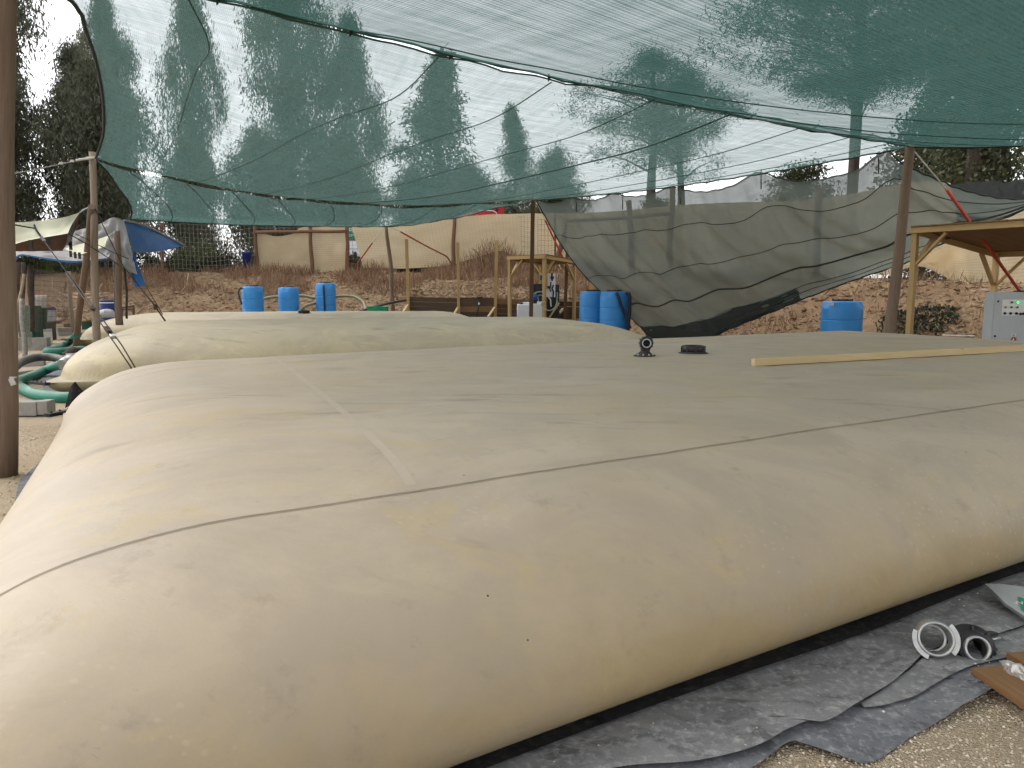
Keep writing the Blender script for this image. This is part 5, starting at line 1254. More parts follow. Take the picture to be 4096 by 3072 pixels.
# straps and guy ropes of the tarpaulins
st = thing('lashing_strap', 'dark twin strap with buckle slanting from the flysheet down behind the near bladder', 'strap', (-5.167, 10.400, 0.620))
A, Bp = Vector((-9.142, 15.000, 2.719)), Vector((-5.162, 10.400, 0.613))
MB().tube([A, lerp(A, Bp, 0.5)], 0.012, 6).build('upper_rope', M['rope_dark'], st)
for off in (-0.035, 0.035): MB().tube([lerp(A, Bp, 0.34) + Vector((off * .4, 0, 0)), lerp(A, Bp, 0.68) + Vector((off, 0, 0)), lerp(A, Bp, 0.86) + Vector((off * 1.2, 0, 0)), Bp + Vector((off * .7, 0, -0.05))], 0.011, 6).build('cord', M['strap_brown'], st)
for q, w_ in ((0.62, 0.07), (0.765, 0.10), (0.805, 0.05)):
    p = lerp(A, Bp, q); d = (Bp - A).normalized(); MB().beam(p - d * w_, p + d * w_, 0.075, 0.05).build('buckle', M['strap_brown'] if w_ > .06 else M['steel'], st, bevel=0.01)
MB().beam(lerp(A, Bp, 0.0), lerp(A, Bp, 0.05), 0.05, 0.03).build('buckle', M['black'], st)
MB().tube([(-9.657, 15.600, 3.072), (-9.413, 15.300, 2.871), A], 0.02, 6).build('tension_cord', M['rope_dark'], st)
st = thing('lashing_strap', 'thin dark straps from the left post down behind the middle bladder', 'strap', (-7.809, 17.200, 0.959))
MB().tube([(-9.404, 17.500, 3.503), (-9.014, 17.600, 2.471), (-8.906, 17.600, 2.231), (-8.562, 17.600, 1.769)], 0.011, 5).build('cord', M['rope_dark'], st)
MB().tube([(-8.562, 17.600, 1.759), (-8.160, 17.400, 1.360), (-7.809, 17.200, 0.959)], 0.018, 6).build('cord', M['strap_brown'], st)
MB().tube([(-8.473, 17.700, 1.800), (-8.247, 17.600, 1.470), (-8.014, 17.500, 1.121)], 0.010, 5).build('cord', M['strap_brown'], st)
MB().box((-8.123, 17.400, 1.299), 0.07, 0.05, 0.13).build('buckle', M['strap_brown'], st)
rope_thing('guy_rope', 'thin guy rope from the flysheet corner across the tall left post', [(-9.013, 15.700, 2.828), (-9.204, 16.600, 2.699), (-9.696, 18.500, 2.443), (-10.056, 20.000, 2.198)], 0.010, M['rope_dark'])
rope_thing('guy_rope', 'second thin guy rope just above, from the black flysheet corner', [(-9.714, 17.200, 2.921), (-9.775, 17.900, 2.814), (-9.985, 19.200, 2.625), (-10.067, 20.200, 2.484)], 0.009, M['rope_dark'])
rope_thing('guy_rope', 'dark rope at the left edge tied to the cream flysheet', [(-9.291, 14.200, 2.912), (-9.262, 15.000, 2.878)], 0.014, M['rope_dark'])

# ---------------------------------------------------------------- camp things on the ground, far left
b0 = Vector((-14.585, 27.600, 1.262)); g = gz(b0.x, b0.y); hb = b0.z - g
br_ = thing('plastic_drum', 'dark blue plastic drum beside the short round tarpaulin post', 'drum', (b0.x, b0.y, g))
MB().lathe([(0.27, 0), (0.30, 0.03), (0.305, hb * .3), (0.315, hb * .33), (0.305, hb * .36), (0.305, hb * .64), (0.315, hb * .67), (0.305, hb * .7), (0.30, hb - 0.05), (0.27, hb)], (b0.x, b0.y, g), seg=28).build('body', M['blue_dark'], br_)
MB().lathe([(0.315, hb - 0.03), (0.32, hb), (0.30, hb + 0.03), (0.27, hb + 0.02), (0.001, hb + 0.025)], (b0.x, b0.y, g), seg=28).build('lid', M['blue_dark'], br_)
MB().lathe([(0.321, hb - 0.09), (0.326, hb - 0.07), (0.321, hb - 0.05)], (b0.x, b0.y, g), seg=28, cap=False).build('clamp_ring', M['white'], br_)

def camp_chair():
    t_ = thing('folding_chair', 'dark navy folding camp chair with crossed legs at the far left', 'chair', (-15.215, 25.000, 0.244))
    slab((-15.581, 25.400, 1.085), (-15.238, 25.400, 0.611), 0.04, 'backrest', 'navy', t_)
    o = Vector((-15.187, 25.000, 0.600)); MB().box(o, 0.52, 0.45, 0.04).build('seat', M['navy'], t_)
    for a, b in (((-15.184, 24.800, 0.609), (-14.887, 24.800, 0.256)), ((-14.904, 24.800, 0.609), (-15.194, 24.800, 0.285)), ((-15.162, 25.350, 1.063), (-15.216, 25.350, 0.238)), ((-15.546, 25.350, 1.063), (-15.607, 25.350, 0.283))): MB().tube([a, b], 0.018, 6).build('leg', M['black'], t_)
camp_chair()
def tub(label, c, r0, r1, h, mat, name='bucket', lid=None):
    c = Vector(c); t_ = thing(name, label, 'bucket', tuple(c))
    MB().lathe([(r0, 0), (r1, h), (r1 * 1.05, h), (r1 * 1.05, h - 0.05), (r1 * .99, h - 0.05)], c, seg=20).build('body', M[mat], t_)
    MB().lathe([(r1 * 1.07, h - 0.02), (r1 * 1.07, h + 0.02), (r1 * .9, h + 0.03), (0.001, h + 0.03)], c, seg=20).build('lid', M[lid or mat], t_)
tub('white square-looking tub standing on a grey box at the far left', (-15.249, 24.600, 0.938), 0.22, 0.25, 0.52, 'white')
tub('dull green tub on the white pedestal at the far left', (-14.068, 22.600, 0.496), 0.22, 0.27, 0.62, 'green_bucket')
tag(slab((-15.216, 24.450, 0.986), (-14.918, 24.450, 0.654), 0.5, 'storage_box', 'grey_metal', None), 'pale grey storage box under the white tub at far left', 'box')
tag(slab((-14.005, 22.400, 0.507), (-13.812, 22.400, 0.048), 0.45, 'pedestal', 'white', None), 'whitish upright pedestal block at far left on the concrete kerb', 'pedestal')
tag(slab((-14.547, 23.600, 0.664), (-14.382, 23.600, 0.075), 0.4, 'black_bin', 'black', None), 'black bin between the white pedestal and the camp chair', 'bin')
tag(slab((-13.630, 21.000, 1.230), (-13.245, 21.000, 0.134), 0.5, 'dark_cabinet', 'green_bucket', None), 'dark greenish crate stack in shade at the left edge', 'crate stack')
tag(slab((-15.026, 25.500, 0.516), (-14.748, 25.500, 0.183), 0.5, 'log_box', 'plank', None), 'dark wooden box by the thin grey pole at left', 'box')
tag(slab((-15.036, 26.600, 0.558), (-14.630, 26.600, 0.274), 0.5, 'green_box', 'green_bucket', None), 'dark green box under a board behind the farthest bladder', 'box')
tag(MB().beam((-14.932, 26.300, 0.524), (-14.394, 26.300, 0.633), 0.5, 0.03).build('loose_board', M['plank_light'], at=(-14.932, 26.300, 0.524)), 'flat board lying on the dark green box', 'board')
fr_ = thing('wooden_pallet', 'small dark wooden pallet frame right of the blue drum', 'pallet', (-13.815, 27.400, 0.749))
for a, b in (((-14.010, 27.400, 1.007), (-13.551, 27.400, 1.072)), ((-14.014, 27.400, 0.943), (-13.575, 27.400, 0.959)), ((-13.986, 27.400, 1.023), (-14.006, 27.400, 0.716)), ((-13.574, 27.400, 1.072), (-13.595, 27.400, 0.732))): MB().beam(a, b, 0.05, 0.06).build('rail', M['plank'], fr_)
def kerb(label, a, b, h=0.22, w=0.2):
    a, b = Vector(a), Vector(b); a.z = gz(a.x, a.y) + h / 2 - 0.02; b.z = gz(b.x, b.y) + h / 2 - 0.02
    tag(MB().beam(a, b, w, h).build('concrete_kerb', M['concrete'], at=a, bevel=0.01), label, 'kerb')
kerb('dark concrete kerb under the white pedestal at the left edge', (-13.672, 20.868, 0.000), (-12.840, 21.048, 0.000), 0.36, 0.3)
kerb('concrete kerb near the foot of the thin grey pole', (-15.050, 25.167, 0.000), (-14.710, 25.517, 0.000), 0.28, 0.25)
kerb('low concrete kerb under the grey hose at the left edge', (-11.022, 16.750, 0.000), (-10.460, 16.944, 0.000), 0.2, 0.2)
kerb('pale kerb stone beside the bend of the green hose', (-9.869, 14.865, 0.000), (-9.797, 15.418, 0.000), 0.10, 0.14)

for lab, a, b, r, m_ in (('thick dark stake at the left edge, leftmost of a group', (-12.384, 19.000, 0.650), (-12.199, 19.000, 2.346), 0.075, 'bark'), ('dark stake second from the left edge', (-12.670, 19.600, 0.616), (-12.450, 19.600, 2.377), 0.055, 'bark'),
                      ('dark stake with a ragged top, third from the left edge', (-12.753, 20.200, 0.581), (-12.654, 20.200, 2.325), 0.07, 'bark'), ('thin dark stake leaning against the ragged third one', (-12.889, 20.400, 0.666), (-12.693, 20.400, 2.212), 0.04, 'bark'),
                      ('pale bare stick leaning among the dark left stakes', (-12.026, 18.400, 0.685), (-11.823, 18.600, 2.063), 0.035, 'branch'), ('grey metal tube slanting before the dark crate stack', (-9.909, 15.400, 0.298), (-9.993, 15.600, 1.511), 0.05, 'wire'),
                      ('thin grey pole standing left of the slanting prop pole', (-13.839, 24.000, 0.261), (-13.844, 24.000, 2.238), 0.07, 'post_grey')):
    round_post('stake', lab, a, b, r, r * .92, M[m_], 9)
wm = thing('mesh_panel', 'dark wire mesh panel strung between the left stakes and thin grey pole', 'mesh panel', (-14.472, 23.000, 1.099))
mb = MB()
for i in range(34):
    q = i / 33; mb.beam(lerp((-12.878, 20.600, 2.217), (-13.839, 24.000, 2.196), q), lerp((-13.011, 20.600, 0.558), (-13.846, 24.000, 0.361), q), 0.008, 0.008)
for j in range(13):
    q = j / 12; mb.beam(lerp((-12.878, 20.600, 2.217), (-13.011, 20.600, 0.558), q), lerp((-13.839, 24.000, 2.196), (-13.846, 24.000, 0.361), q), 0.008, 0.008)
kind(mb.build('mesh', M['wire_dark'], wm), 'stuff')
mb = MB()
for i in range(16):
    q = i / 15; mb.beam(lerp((-11.047, 17.000, 1.369), (-12.956, 20.600, 1.240), q), lerp((-11.144, 17.000, 0.198), (-13.042, 20.600, 0.165), q), 0.008, 0.008)
for j in range(7):
    q = j / 6; mb.beam(lerp((-11.047, 17.000, 1.369), (-11.144, 17.000, 0.198), q), lerp((-12.956, 20.600, 1.240), (-13.042, 20.600, 0.165), q), 0.008, 0.008)
m2 = thing('mesh_panel', 'slack pale wire netting before the dark crate stack at the left edge', 'mesh panel', (-11.596, 18.000, 0.279)); kind(mb.build('mesh', M['wire'], m2), 'stuff')

def dead_branch(label, pts, r, twigs=5, seed=1):
    rnd = random.Random(seed); t_ = thing('dead_branch', label, 'branch', tuple(pts[0])); c = Curve(pts)
    MB().tube([c(i / 14) for i in range(15)], [r * (1.1 - 0.8 * i / 14) for i in range(15)], 7).build('limb', M['branch'], t_)
    for k in range(twigs):
        p = c(0.25 + 0.7 * rnd.random()); d = Vector((rnd.uniform(-1, 1), rnd.uniform(-.5, .2), rnd.uniform(0.1, 1))).normalized() * rnd.uniform(0.3, 0.8)
        MB().tube([p, p + d * .5 + Vector((0, 0, .05)), p + d], [r * .5, r * .35, r * .12], 5).build('twig', M['branch'], t_)
for i, (lab, pts, r, tw) in enumerate((('bleached forked branch lying high on the bank behind the mesh panel', [(-19.296, 33.500, 1.315), (-19.702, 33.600, 1.432), (-19.934, 33.600, 1.511), (-20.162, 33.600, 1.649)], 0.09, 6), ('long pale log lying across the bank behind the two left posts', [(-19.116, 33.000, 1.438), (-18.571, 33.000, 1.430), (-18.024, 33.000, 1.438), (-17.423, 33.200, 1.506)], 0.075, 3),
                      ('lower pale log behind the tall left post', [(-18.700, 32.400, 1.329), (-18.188, 32.300, 1.285), (-17.629, 32.400, 1.310), (-17.192, 32.600, 1.403)], 0.07, 2), ('thin fallen branch on the bank behind the left stakes', [(-19.790, 31.500, 1.237), (-19.417, 31.500, 1.248), (-19.006, 31.500, 1.267)], 0.05, 2),
                      ('tangle of pale dead wood beside the thin grey pole', [(-16.040, 26.800, 0.549), (-15.805, 26.800, 0.707), (-15.664, 26.800, 0.897), (-15.623, 26.800, 1.023)], 0.06, 14), ('second heap of twisted dead wood left of the slanting prop pole', [(-15.735, 26.400, 0.598), (-15.480, 26.400, 0.660), (-15.247, 26.400, 0.847), (-15.057, 26.400, 0.879)], 0.055, 14),
                      ('dark twisted root right of the small wooden frame', [(-13.994, 28.500, 0.776), (-13.779, 28.500, 0.977), (-13.636, 28.500, 1.112), (-13.519, 28.500, 0.809)], 0.05, 8))):
    dead_branch(lab, pts, r, tw, i + 3)
rg = MB().lathe([(0.001, 0), (0.22, 0), (0.27, 0.1), (0.2, 0.22), (0.1, 0.27), (0.001, 0.28)], (-13.383, 25.200, 0.754), seg=14, shape=lambda a, z: 1 + 0.25 * math.sin(a * 5 + z * 20)).build('plastic_bundle', M['paper_grey'], at=(-13.383, 25.200, 0.754))
tag(rg, 'crumpled pale plastic bundle before the blue drum', 'bundle')

# ---------------------------------------------------------------- hoses, block and sheet by the bladder ends
hs = thing('suction_hose', 'thick green suction hose, bent double, with silver coupling at the middle bladder', 'hose', (-8.605, 13.110, 0.080))
pts = [(-8.068, 13.600, 0.375), (-8.886, 14.678, 0.220), (-9.193, 14.881, 0.120), (-9.114, 14.407, 0.080), (-8.912, 13.790, 0.080), (-8.761, 13.389, 0.080), (-8.439, 12.866, 0.080), (-8.044, 12.403, 0.080), (-7.532, 11.869, 0.080), (-7.163, 11.589, 0.080), (-6.860, 11.454, 0.080), (-6.626, 11.454, 0.080)]
MB().tube(spline(pts, 10), 0.088, 14).build('hose', M['green_hose'], hs)
e0 = Vector((-8.068, 13.600, 0.375)); e1 = Vector((-8.074, 13.900, 0.423)); d = (e1 - e0)
cp = MB().lathe([(0.092, -0.05), (0.1, 0), (0.1, 0.1), (0.085, 0.12), (0.085, 0.2), (0.12, 0.21), (0.12, 0.26), (0.09, 0.28), (0.09, 0.5)], e0, d, 20).build('coupling', M['steel'], hs)
for s_ in (0.04, 0.09): MB().lathe([(0.101, s_), (0.107, s_ + 0.008), (0.101, s_ + 0.016)], e0, d, 20, False).build('clamp', M['steel'], cp)
MB().box(e0 + d.normalized() * 0.3 + Vector((0, -0.05, 0.1)), 0.14, 0.05, 0.05, 0.4).build('lever', M['steel'], cp)
hose('suction_hose', 'dusty green hose doubled back on the ground by the farthest bladder', [(-11.996, 21.000, 0.460), (-12.806, 22.027, 0.200), (-12.825, 21.641, 0.080), (-12.429, 20.589, 0.080), (-12.284, 20.086, 0.080), (-12.079, 19.690, 0.080), (-11.905, 19.634, 0.080), (-11.769, 19.801, 0.080), (-11.716, 20.202, 0.080), (-11.534, 20.439, 0.080)], 0.10, 'green_hose')
hose('suction_hose', 'grey hose arching off the ground at the left edge', [(-8.110, 13.800, 0.383), (-8.315, 14.000, 0.418), (-8.584, 14.200, 0.437), (-8.753, 14.200, 0.450), (-8.860, 14.100, 0.449), (-8.839, 13.800, 0.437), (-8.716, 13.400, 0.414), (-8.490, 12.900, 0.387), (-8.053, 12.000, 0.337)], 0.075, 'grey_hose')
cbk = thing('concrete_block', 'grey hollow concrete block on the gravel by the near left post', 'concrete block', (-6.611, 10.132, 0.000))
c = Vector((-6.615, 10.113, 0.000))
for k, (dx, w_) in enumerate(((-0.25, 0.30), (0.03, 0.24), (0.22, 0.14))): MB().box((c.x + dx, c.y + 0.14 + 0.03 * k, 0.10 + 0.008 * k), w_, 0.22, 0.19, 0.08).build('block_cell' if k else 'block_face', M['concrete'], cbk, bevel=0.012)
tag(MB().lathe([(0.001, 0), (0.16, 0.01), (0.2, 0.07), (0.1, 0.16), (0.001, 0.2)], (-9.192, 15.900, 0.308), seg=12, shape=lambda a, z: 1 + 0.3 * math.sin(a * 4 + z * 30)).build('rag', M['strap_brown'], at=(-9.192, 15.900, 0.308)), 'reddish-brown rag at the foot of the slanting prop pole', 'rag')
pb = thing('post_bracket', 'small galvanised bracket screwed to the near left post', 'bracket', (-4.502, 6.800, 0.908))
MB().beam((-4.542, 6.830, 0.939), (-4.489, 6.830, 0.939), 0.03, 0.012).build('plate', M['steel'], pb); MB().beam((-4.529, 6.820, 0.931), (-4.508, 6.820, 0.869), 0.05, 0.008, (0, -1, 0)).build('tongue', M['steel'], pb)

# ---------------------------------------------------------------- fittings and things on the near bladder
def local_of(P, p): return P.inv(p)
seam_y = -B1.b + 0.86
M['seam_line'] = pm('seam_line', (0.36, 0.295, 0.21), (0.29, 0.235, 0.165), 6, 0.7, 0.1)
seam(B1, b1, (-B1.a + 0.35, seam_y), (B1.a - 0.3, seam_y), 0.005, 0.003, 140, 'seam', M['seam_line'])
seam(B1, b1, (-B1.a + 0.35, seam_y + 0.038), (B1.a - 0.3, seam_y + 0.038), 0.062, 0.003, 140, 'seam_band', M['skin'])
M['skin_strip'] = pm('weld_strip', (0.445, 0.37, 0.28), (0.42, 0.345, 0.255), 3, 0.5, 0.1, 40)
seam(B1, b1, (-B1.a + 1.95, -B1.b + 0.86), (-B1.a + 2.25, B1.b - 0.8), 0.05, 0.0015, 90, 'weld_strip', M['skin_strip'])
seam(B1, b1, (-B1.a + 0.6, 2.0), (B1.a - 0.6, 2.0), 0.008, 0.0015, 90)
for P, rt in ((B2, b2), (B3, b3)):
    seam(P, rt, (-P.a + 0.5, 0.4), (P.a - 0.5, 0.4), 0.014, 0.002, 60)
    corner_plate(P, rt, -1, -1)
corner_plate(B1, b1, -1, 1); corner_plate(B1, b1, -1, -1)
ux, uy = B2.inv((-3.421, 18.801, 0.950)); cap_fitting(B2, b2, ux, uy, 0.17, 0.10)
ux, uy = B3.inv((-6.147, 21.705, 0.990)); cap_fitting(B3, b3, min(max(ux, -B3.a + 2), B3.a - 2), min(max(uy, -B3.b + 1.4), B3.b - 1.5), 0.17, 0.08)
ux, uy = B1.inv((2.149, 8.991, 0.960)); cap_fitting(B1, b1, ux, uy, 0.135, 0.085, 'manhole_cap')
ux, uy = B1.inv((1.515, 8.660, 0.960)); eb = B1.on(ux, uy)
fl = MB().lathe([(0.125, -0.01), (0.125, 0.012), (0.085, 0.016), (0.075, 0.035), (0.055, 0.05)], eb, seg=28).build('elbow_flange', M['rubber'], b1)
for k in range(10):
    an = k * math.pi / 5; MB().lathe([(0.010, 0.012), (0.010, 0.03), (0.001, 0.032)], eb + Vector((math.cos(an) * 0.103, math.sin(an) * 0.103, 0)), seg=6).build('bolt', M['steel'], fl)
el = MB().tube(spline([eb + Vector((0.012, 0.03, 0.03)), eb + Vector((0.012, 0.03, 0.09)), eb + Vector((0.01, 0.01, 0.135)), eb + Vector((0, -0.06, 0.155))], 6), 0.055, 18).build('elbow', M['black'], b1)
mo = eb + Vector((0, -0.10, 0.155))
MB().lathe([(0.058, -0.06), (0.075, -0.055), (0.078, 0.0), (0.072, 0.03), (0.05, 0.035), (0.045, 0.02), (0.042, -0.03), (0.001, -0.035)], mo, (-0.08, -1, 0.02), 24).build('union_nut', M['black'], el)
MB().lathe([(0.052, 0.028), (0.052, 0.038), (0.040, 0.038), (0.040, 0.02)], mo, (-0.08, -1, 0.02), 24, False).build('seal_ring', M['grey_metal'], el)
for k in range(12):
    an = k * math.pi / 6; MB().beam(mo + Vector((math.cos(an) * 0.077, 0.05, math.sin(an) * 0.077)), mo + Vector((math.cos(an) * 0.077, -0.01, math.sin(an) * 0.077)), 0.010, 0.010).build('nut_rib', M['black'], el)

# timber lying on the bladder
a_, b_ = Vector((2.393, 7.513, 0.970)), Vector((6.293, 9.318, 0.970)); d = (b_ - a_).normalized(); e_ = a_ + d * 5.0
za = max(B1.top(*B1.inv(a_)), 0.9); zm = B1.top(*B1.inv(lerp(a_, e_, .4)))
tim = MB().beam((a_.x, a_.y, za + 0.037), (e_.x, e_.y, zm + 0.037), 0.05, 0.072).build('timber', M['pine_pale'], at=a_, bevel=0.003)
tag(tim, 'long pale squared timber lying across the near bladder', 'timber')
s0 = Vector((6.601, 11.422, 0.930)); 
for k, (lab, a, b, w_) in enumerate((('upper of two white strips lying on the far edge of the near bladder', (6.932, 12.006, 0.900), (7.208, 11.881, 0.900), 0.05), ('lower white strip crossing the other at the near bladder\'s far edge', (6.689, 11.776, 0.890), (7.239, 11.922, 0.890), 0.04))):
    a, b = Vector(a), Vector(b); 
    a.z = B1.top(*B1.inv(a)) + 0.03 + 0.02 * k; b.z = B1.top(*B1.inv(b)) + 0.035
    tag(MB().beam(a, b, w_, 0.012).build('white_strip', M['paper'], at=a), lab, 'strip')

# ---------------------------------------------------------------- geotextile sheets
def textile_mat(name, c1, c2, dust):
    t = NT(name); vec = t.coord()
    n1 = t.noise(vec, 3.0, 8, 0.7); n2 = t.noise(vec, 26, 6, 0.7); n3 = t.noise(t.coord((1, 1.7, 1)), 4, 8, 0.75, 0.8)
    col = t.mix(t.ramp(n1, [(0.35, 0.0), (0.65, 1.0)]), c1, c2)
    col = t.mix(t.ramp(n3, [(0.50, 0.0), (0.62, 0.7)]), col, tuple(x * 0.45 for x in c2))
    col = t.mix(t.ramp(n2, [(0.50, 0.0), (0.68, 0.8)]), col, dust)
    return t.done(t.bsdf(col, 0.95, t.bump(t.math('ADD', n2, t.math('MULTIPLY', n1, 1.5)), 0.35, 0.008), 0, 0.15))
M['textile'] = textile_mat('grey_geotextile', (0.26, 0.257, 0.252), (0.185, 0.183, 0.182), (0.42, 0.41, 0.39))
M['textile_blue'] = textile_mat('bluish_geotextile', (0.20, 0.199, 0.206), (0.14, 0.140, 0.152), (0.35, 0.345, 0.335))
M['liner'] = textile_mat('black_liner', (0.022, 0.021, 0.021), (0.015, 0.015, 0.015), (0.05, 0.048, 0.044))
def edge_line(P, off, s0, s1, z=0.0):
    """a straight line beside the near long edge, 'off' metres inward from it"""
    a = P.world(-P.a, -P.b, 0) + P.ey * off; return [Vector((*(a + P.ex * s).xy, z)) for s in (s0, (s0 + s1) / 2, s1)]
def sheet(name, label, inner, outer, mat, lift, nu=120, nv=30, wr=0.018, seed=0, ridges=()):
    a, b = Curve(inner), Curve(outer); S = coons(a, b, Curve([a(0), b(0)], False), Curve([a(1), b(1)], False))
    def f(u, v):
        p = S(u, v); w_ = sstep(0.06, 0.4, v) if inner is not mid_in else 1.0
        n1 = mnoise.noise(Vector((p.x * 1.6, p.y * 1.6, seed))); n2 = mnoise.noise(Vector((p.x * 5, p.y * 5, seed + 3)))
        z = lift + wr * w_ * max(0, n1 * 1.6 + 0.2) + wr * 0.35 * w_ * max(0, n2)
        for (q, d, amp, wd) in ridges:                       # a raised fold through q along d
            e = Vector((p.x - q[0], p.y - q[1])); dd = Vector(d).normalized(); t = e.dot(dd); s = abs(e.x * dd.y - e.y * dd.x)
            z += amp * math.exp(-(s / wd) ** 2) * w_ * (0.6 + 0.4 * math.sin(t * 2 + 1))
        p.z = z; return p
    o = MB().grid(f, nu, nv, 8, 2).build(name, mat, at=a(0)); return tag(o, label, 'ground sheet')
mid_out = [(1.448, 2.930, 0.000), (1.537, 2.961, 0.000), (1.616, 2.998, 0.000), (1.724, 3.049, 0.000), (1.842, 3.133, 0.000), (1.959, 3.199, 0.000), (2.081, 3.249, 0.000), (2.247, 3.313, 0.000), (2.463, 3.428, 0.000)]
mid_in = [(1.449, 2.966, 0.000), (1.709, 3.184, 0.000), (2.039, 3.440, 0.000), (2.401, 3.602, 0.000), (2.672, 3.737, 0.000)]
low_out = [(-0.263, 1.700, 0.000), (0.207, 2.233, 0.000), (0.773, 2.501, 0.000), (0.894, 2.578, 0.000), (1.054, 2.696, 0.000), (1.172, 2.734, 0.000), (1.207, 2.719, 0.000), (1.242, 2.629, 0.000), (1.285, 2.595, 0.000), (1.363, 2.629, 0.000), (1.498, 2.726, 0.000), (1.574, 2.782, 0.000), (1.755, 2.886, 0.000), (1.858, 2.952, 0.000), (1.945, 2.998, 0.000), (2.105, 3.098, 0.000), (2.341, 3.247, 0.000), (6.2, 5.0, 0)]
sheet('ground_sheet', 'lower bluish-grey geotextile sheet spread on the gravel at the front', edge_line(B1, 0.9, 0.2, 9.0), low_out, M['textile_blue'], 0.006, 240, 40, 0.034, 7)
up_out = [(-0.244, 1.905, 0.000), (0.164, 2.411, 0.000), (0.602, 2.549, 0.000), (0.907, 2.638, 0.000), (1.061, 2.734, 0.000), (1.161, 2.790, 0.000), (1.224, 2.782, 0.000), (1.349, 2.873, 0.000), (1.489, 2.998, 0.000), (1.596, 3.083, 0.000), (1.701, 3.168, 0.000), (1.906, 3.352, 0.000), (2.029, 3.422, 0.000), (2.170, 3.476, 0.000), (2.384, 3.576, 0.000), (2.628, 3.709, 0.000), (6.0, 5.7, 0)]
sheet('ground_sheet', 'upper grey geotextile sheet tucked under the near bladder\'s front', edge_line(B1, 0.9, 0.2, 9.0), up_out, M['textile'], 0.034, 240, 40, 0.034, 7, (((0.95, 2.55), (1, 0.55), 0.03, 0.06), ((1.6, 2.9), (1, 0.9), 0.028, 0.05)))
sheet('ground_sheet', 'narrow folded layer of geotextile between the upper and lower sheets', mid_in, mid_out, M['textile'], 0.020, 120, 14, 0.034, 7)
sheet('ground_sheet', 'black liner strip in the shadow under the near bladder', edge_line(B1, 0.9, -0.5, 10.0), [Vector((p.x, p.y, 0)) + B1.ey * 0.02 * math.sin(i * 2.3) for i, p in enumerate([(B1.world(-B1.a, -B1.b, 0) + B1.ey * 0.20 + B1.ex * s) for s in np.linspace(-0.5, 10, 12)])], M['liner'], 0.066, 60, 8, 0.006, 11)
# left ends
lft = lambda P, off, s0, s1: [Vector((*(P.world(-P.a, -P.b, 0) + P.ex * off + P.ey * s).xy, 0)) for s in (s0, (s0 + s1) / 2, s1)]
sheet('ground_sheet', 'bluish ground sheet showing along the near bladder\'s left end', lft(B1, 0.8, 1.0, 5.2), [(-3.480, 5.058, 0.000), (-3.736, 5.518, 0.000), (-3.994, 5.928, 0.000), (-4.253, 6.361, 0.000), (-4.471, 6.772, 0.000), (-4.665, 7.288, 0.000), (-4.761, 7.602, 0.000)], M['textile_blue'], 0.014, 60, 20, 0.02, 21)
sheet('ground_sheet', 'dark bluish sheet under the middle bladder by the green hose', lft(B2, 0.8, -0.6, 4.0), [(-7.185, 11.923, 0.000), (-7.649, 12.331, 0.000), (-8.555, 13.738, 0.000), (-9.349, 15.019, 0.000), (-9.777, 16.012, 0.000), (-10.130, 17.144, 0.000)], M['textile_blue'], 0.012, 50, 16, 0.015, 23)
c = Vector((-6.133, 10.600, 0.194))
tag(MB().grid(lambda u, v: Vector((c.x - 0.18 + 0.36 * u, c.y + 0.15 * v, 0.05 + (0.34 - 0.3 * abs(u - 0.25)) * v + 0.03 * math.sin(u * 9))), 8, 6).build('liner_flap', M['liner'], at=c), 'black liner corner sticking up between near and middle bladder', 'liner flap')

# ---------------------------------------------------------------- couplings
def up_axis(d): return Vector(d).normalized()
ac = thing('hose_coupling', 'silver aluminium hose coupling lying on the grey sheet', 'coupling', (2.019, 3.428, 0.030))
ax = up_axis((-0.30, -0.86, 0.36)); cc = Vector((1.980, 3.384, 0.115))
MB().lathe([(0.066, -0.03), (0.066, 0.045), (0.072, 0.05), (0.080, 0.045), (0.080, 0.0), (0.086, -0.004), (0.086, -0.05), (0.078, -0.06), (0.078, -0.10), (0.066, -0.10), (0.066, -0.03)], cc, ax, 36, False).build('body', M['steel'], ac)
MB().lathe([(0.052, -0.06), (0.066, -0.05), (0.066, -0.075), (0.052, -0.07)], cc, ax, 36, False).build('inner_lip', M['steel'], ac)
_, s_, u_ = frame_of(ax)
for a0 in (-1.22, 2.27):                                            # two bayonet claws
    def ring(u, v, a0=a0):
        an = a0 + 1.55 * u; k = [(0.080, 0.044), (0.100, 0.044), (0.100, 0.016), (0.080, 0.016), (0.080, 0.044)][int(round(v * 4))]
        return cc + ax * k[1] + (s_ * math.cos(an) + u_ * math.sin(an)) * k[0]
    MB().grid(ring, 16, 4, smooth=False).face_caps(16, 4).build('claw', M['steel'], ac)
bc = thing('hose_coupling', 'black plastic lever coupling with metal ring beside the silver one', 'coupling', (2.168, 3.352, 0.030))
ax = up_axis((-0.12, -0.88, 0.34)); cc = Vector((2.148, 3.335, 0.090))
MB().lathe([(0.050, 0.0), (0.072, 0.0), (0.078, -0.008), (0.084, -0.035), (0.104, -0.04), (0.106, -0.075), (0.092, -0.08), (0.086, -0.14), (0.052, -0.14), (0.050, 0.0)], cc, ax, 36, False).build('body', M['black'], bc)
MB().lathe([(0.047, 0.0), (0.047, 0.022), (0.057, 0.022), (0.058, 0.0)], cc, ax, 36, False).build('metal_ring', M['steel'], bc)
MB().lathe([(0.046, -0.05), (0.0465, -0.02), (0.047, -0.0)], cc, ax, 30, False).build('throat', M['rubber'], bc)
_, s_, u_ = frame_of(ax)
for a0 in np.linspace(0, 6.283, 9)[:-1]:
    p = cc + (s_ * math.cos(a0) + u_ * math.sin(a0)) * 0.088; MB().beam(p - ax * 0.03, p - ax * 0.012, 0.012, 0.02, s_ * math.cos(a0) + u_ * math.sin(a0)).build('rib', M['black'], bc)
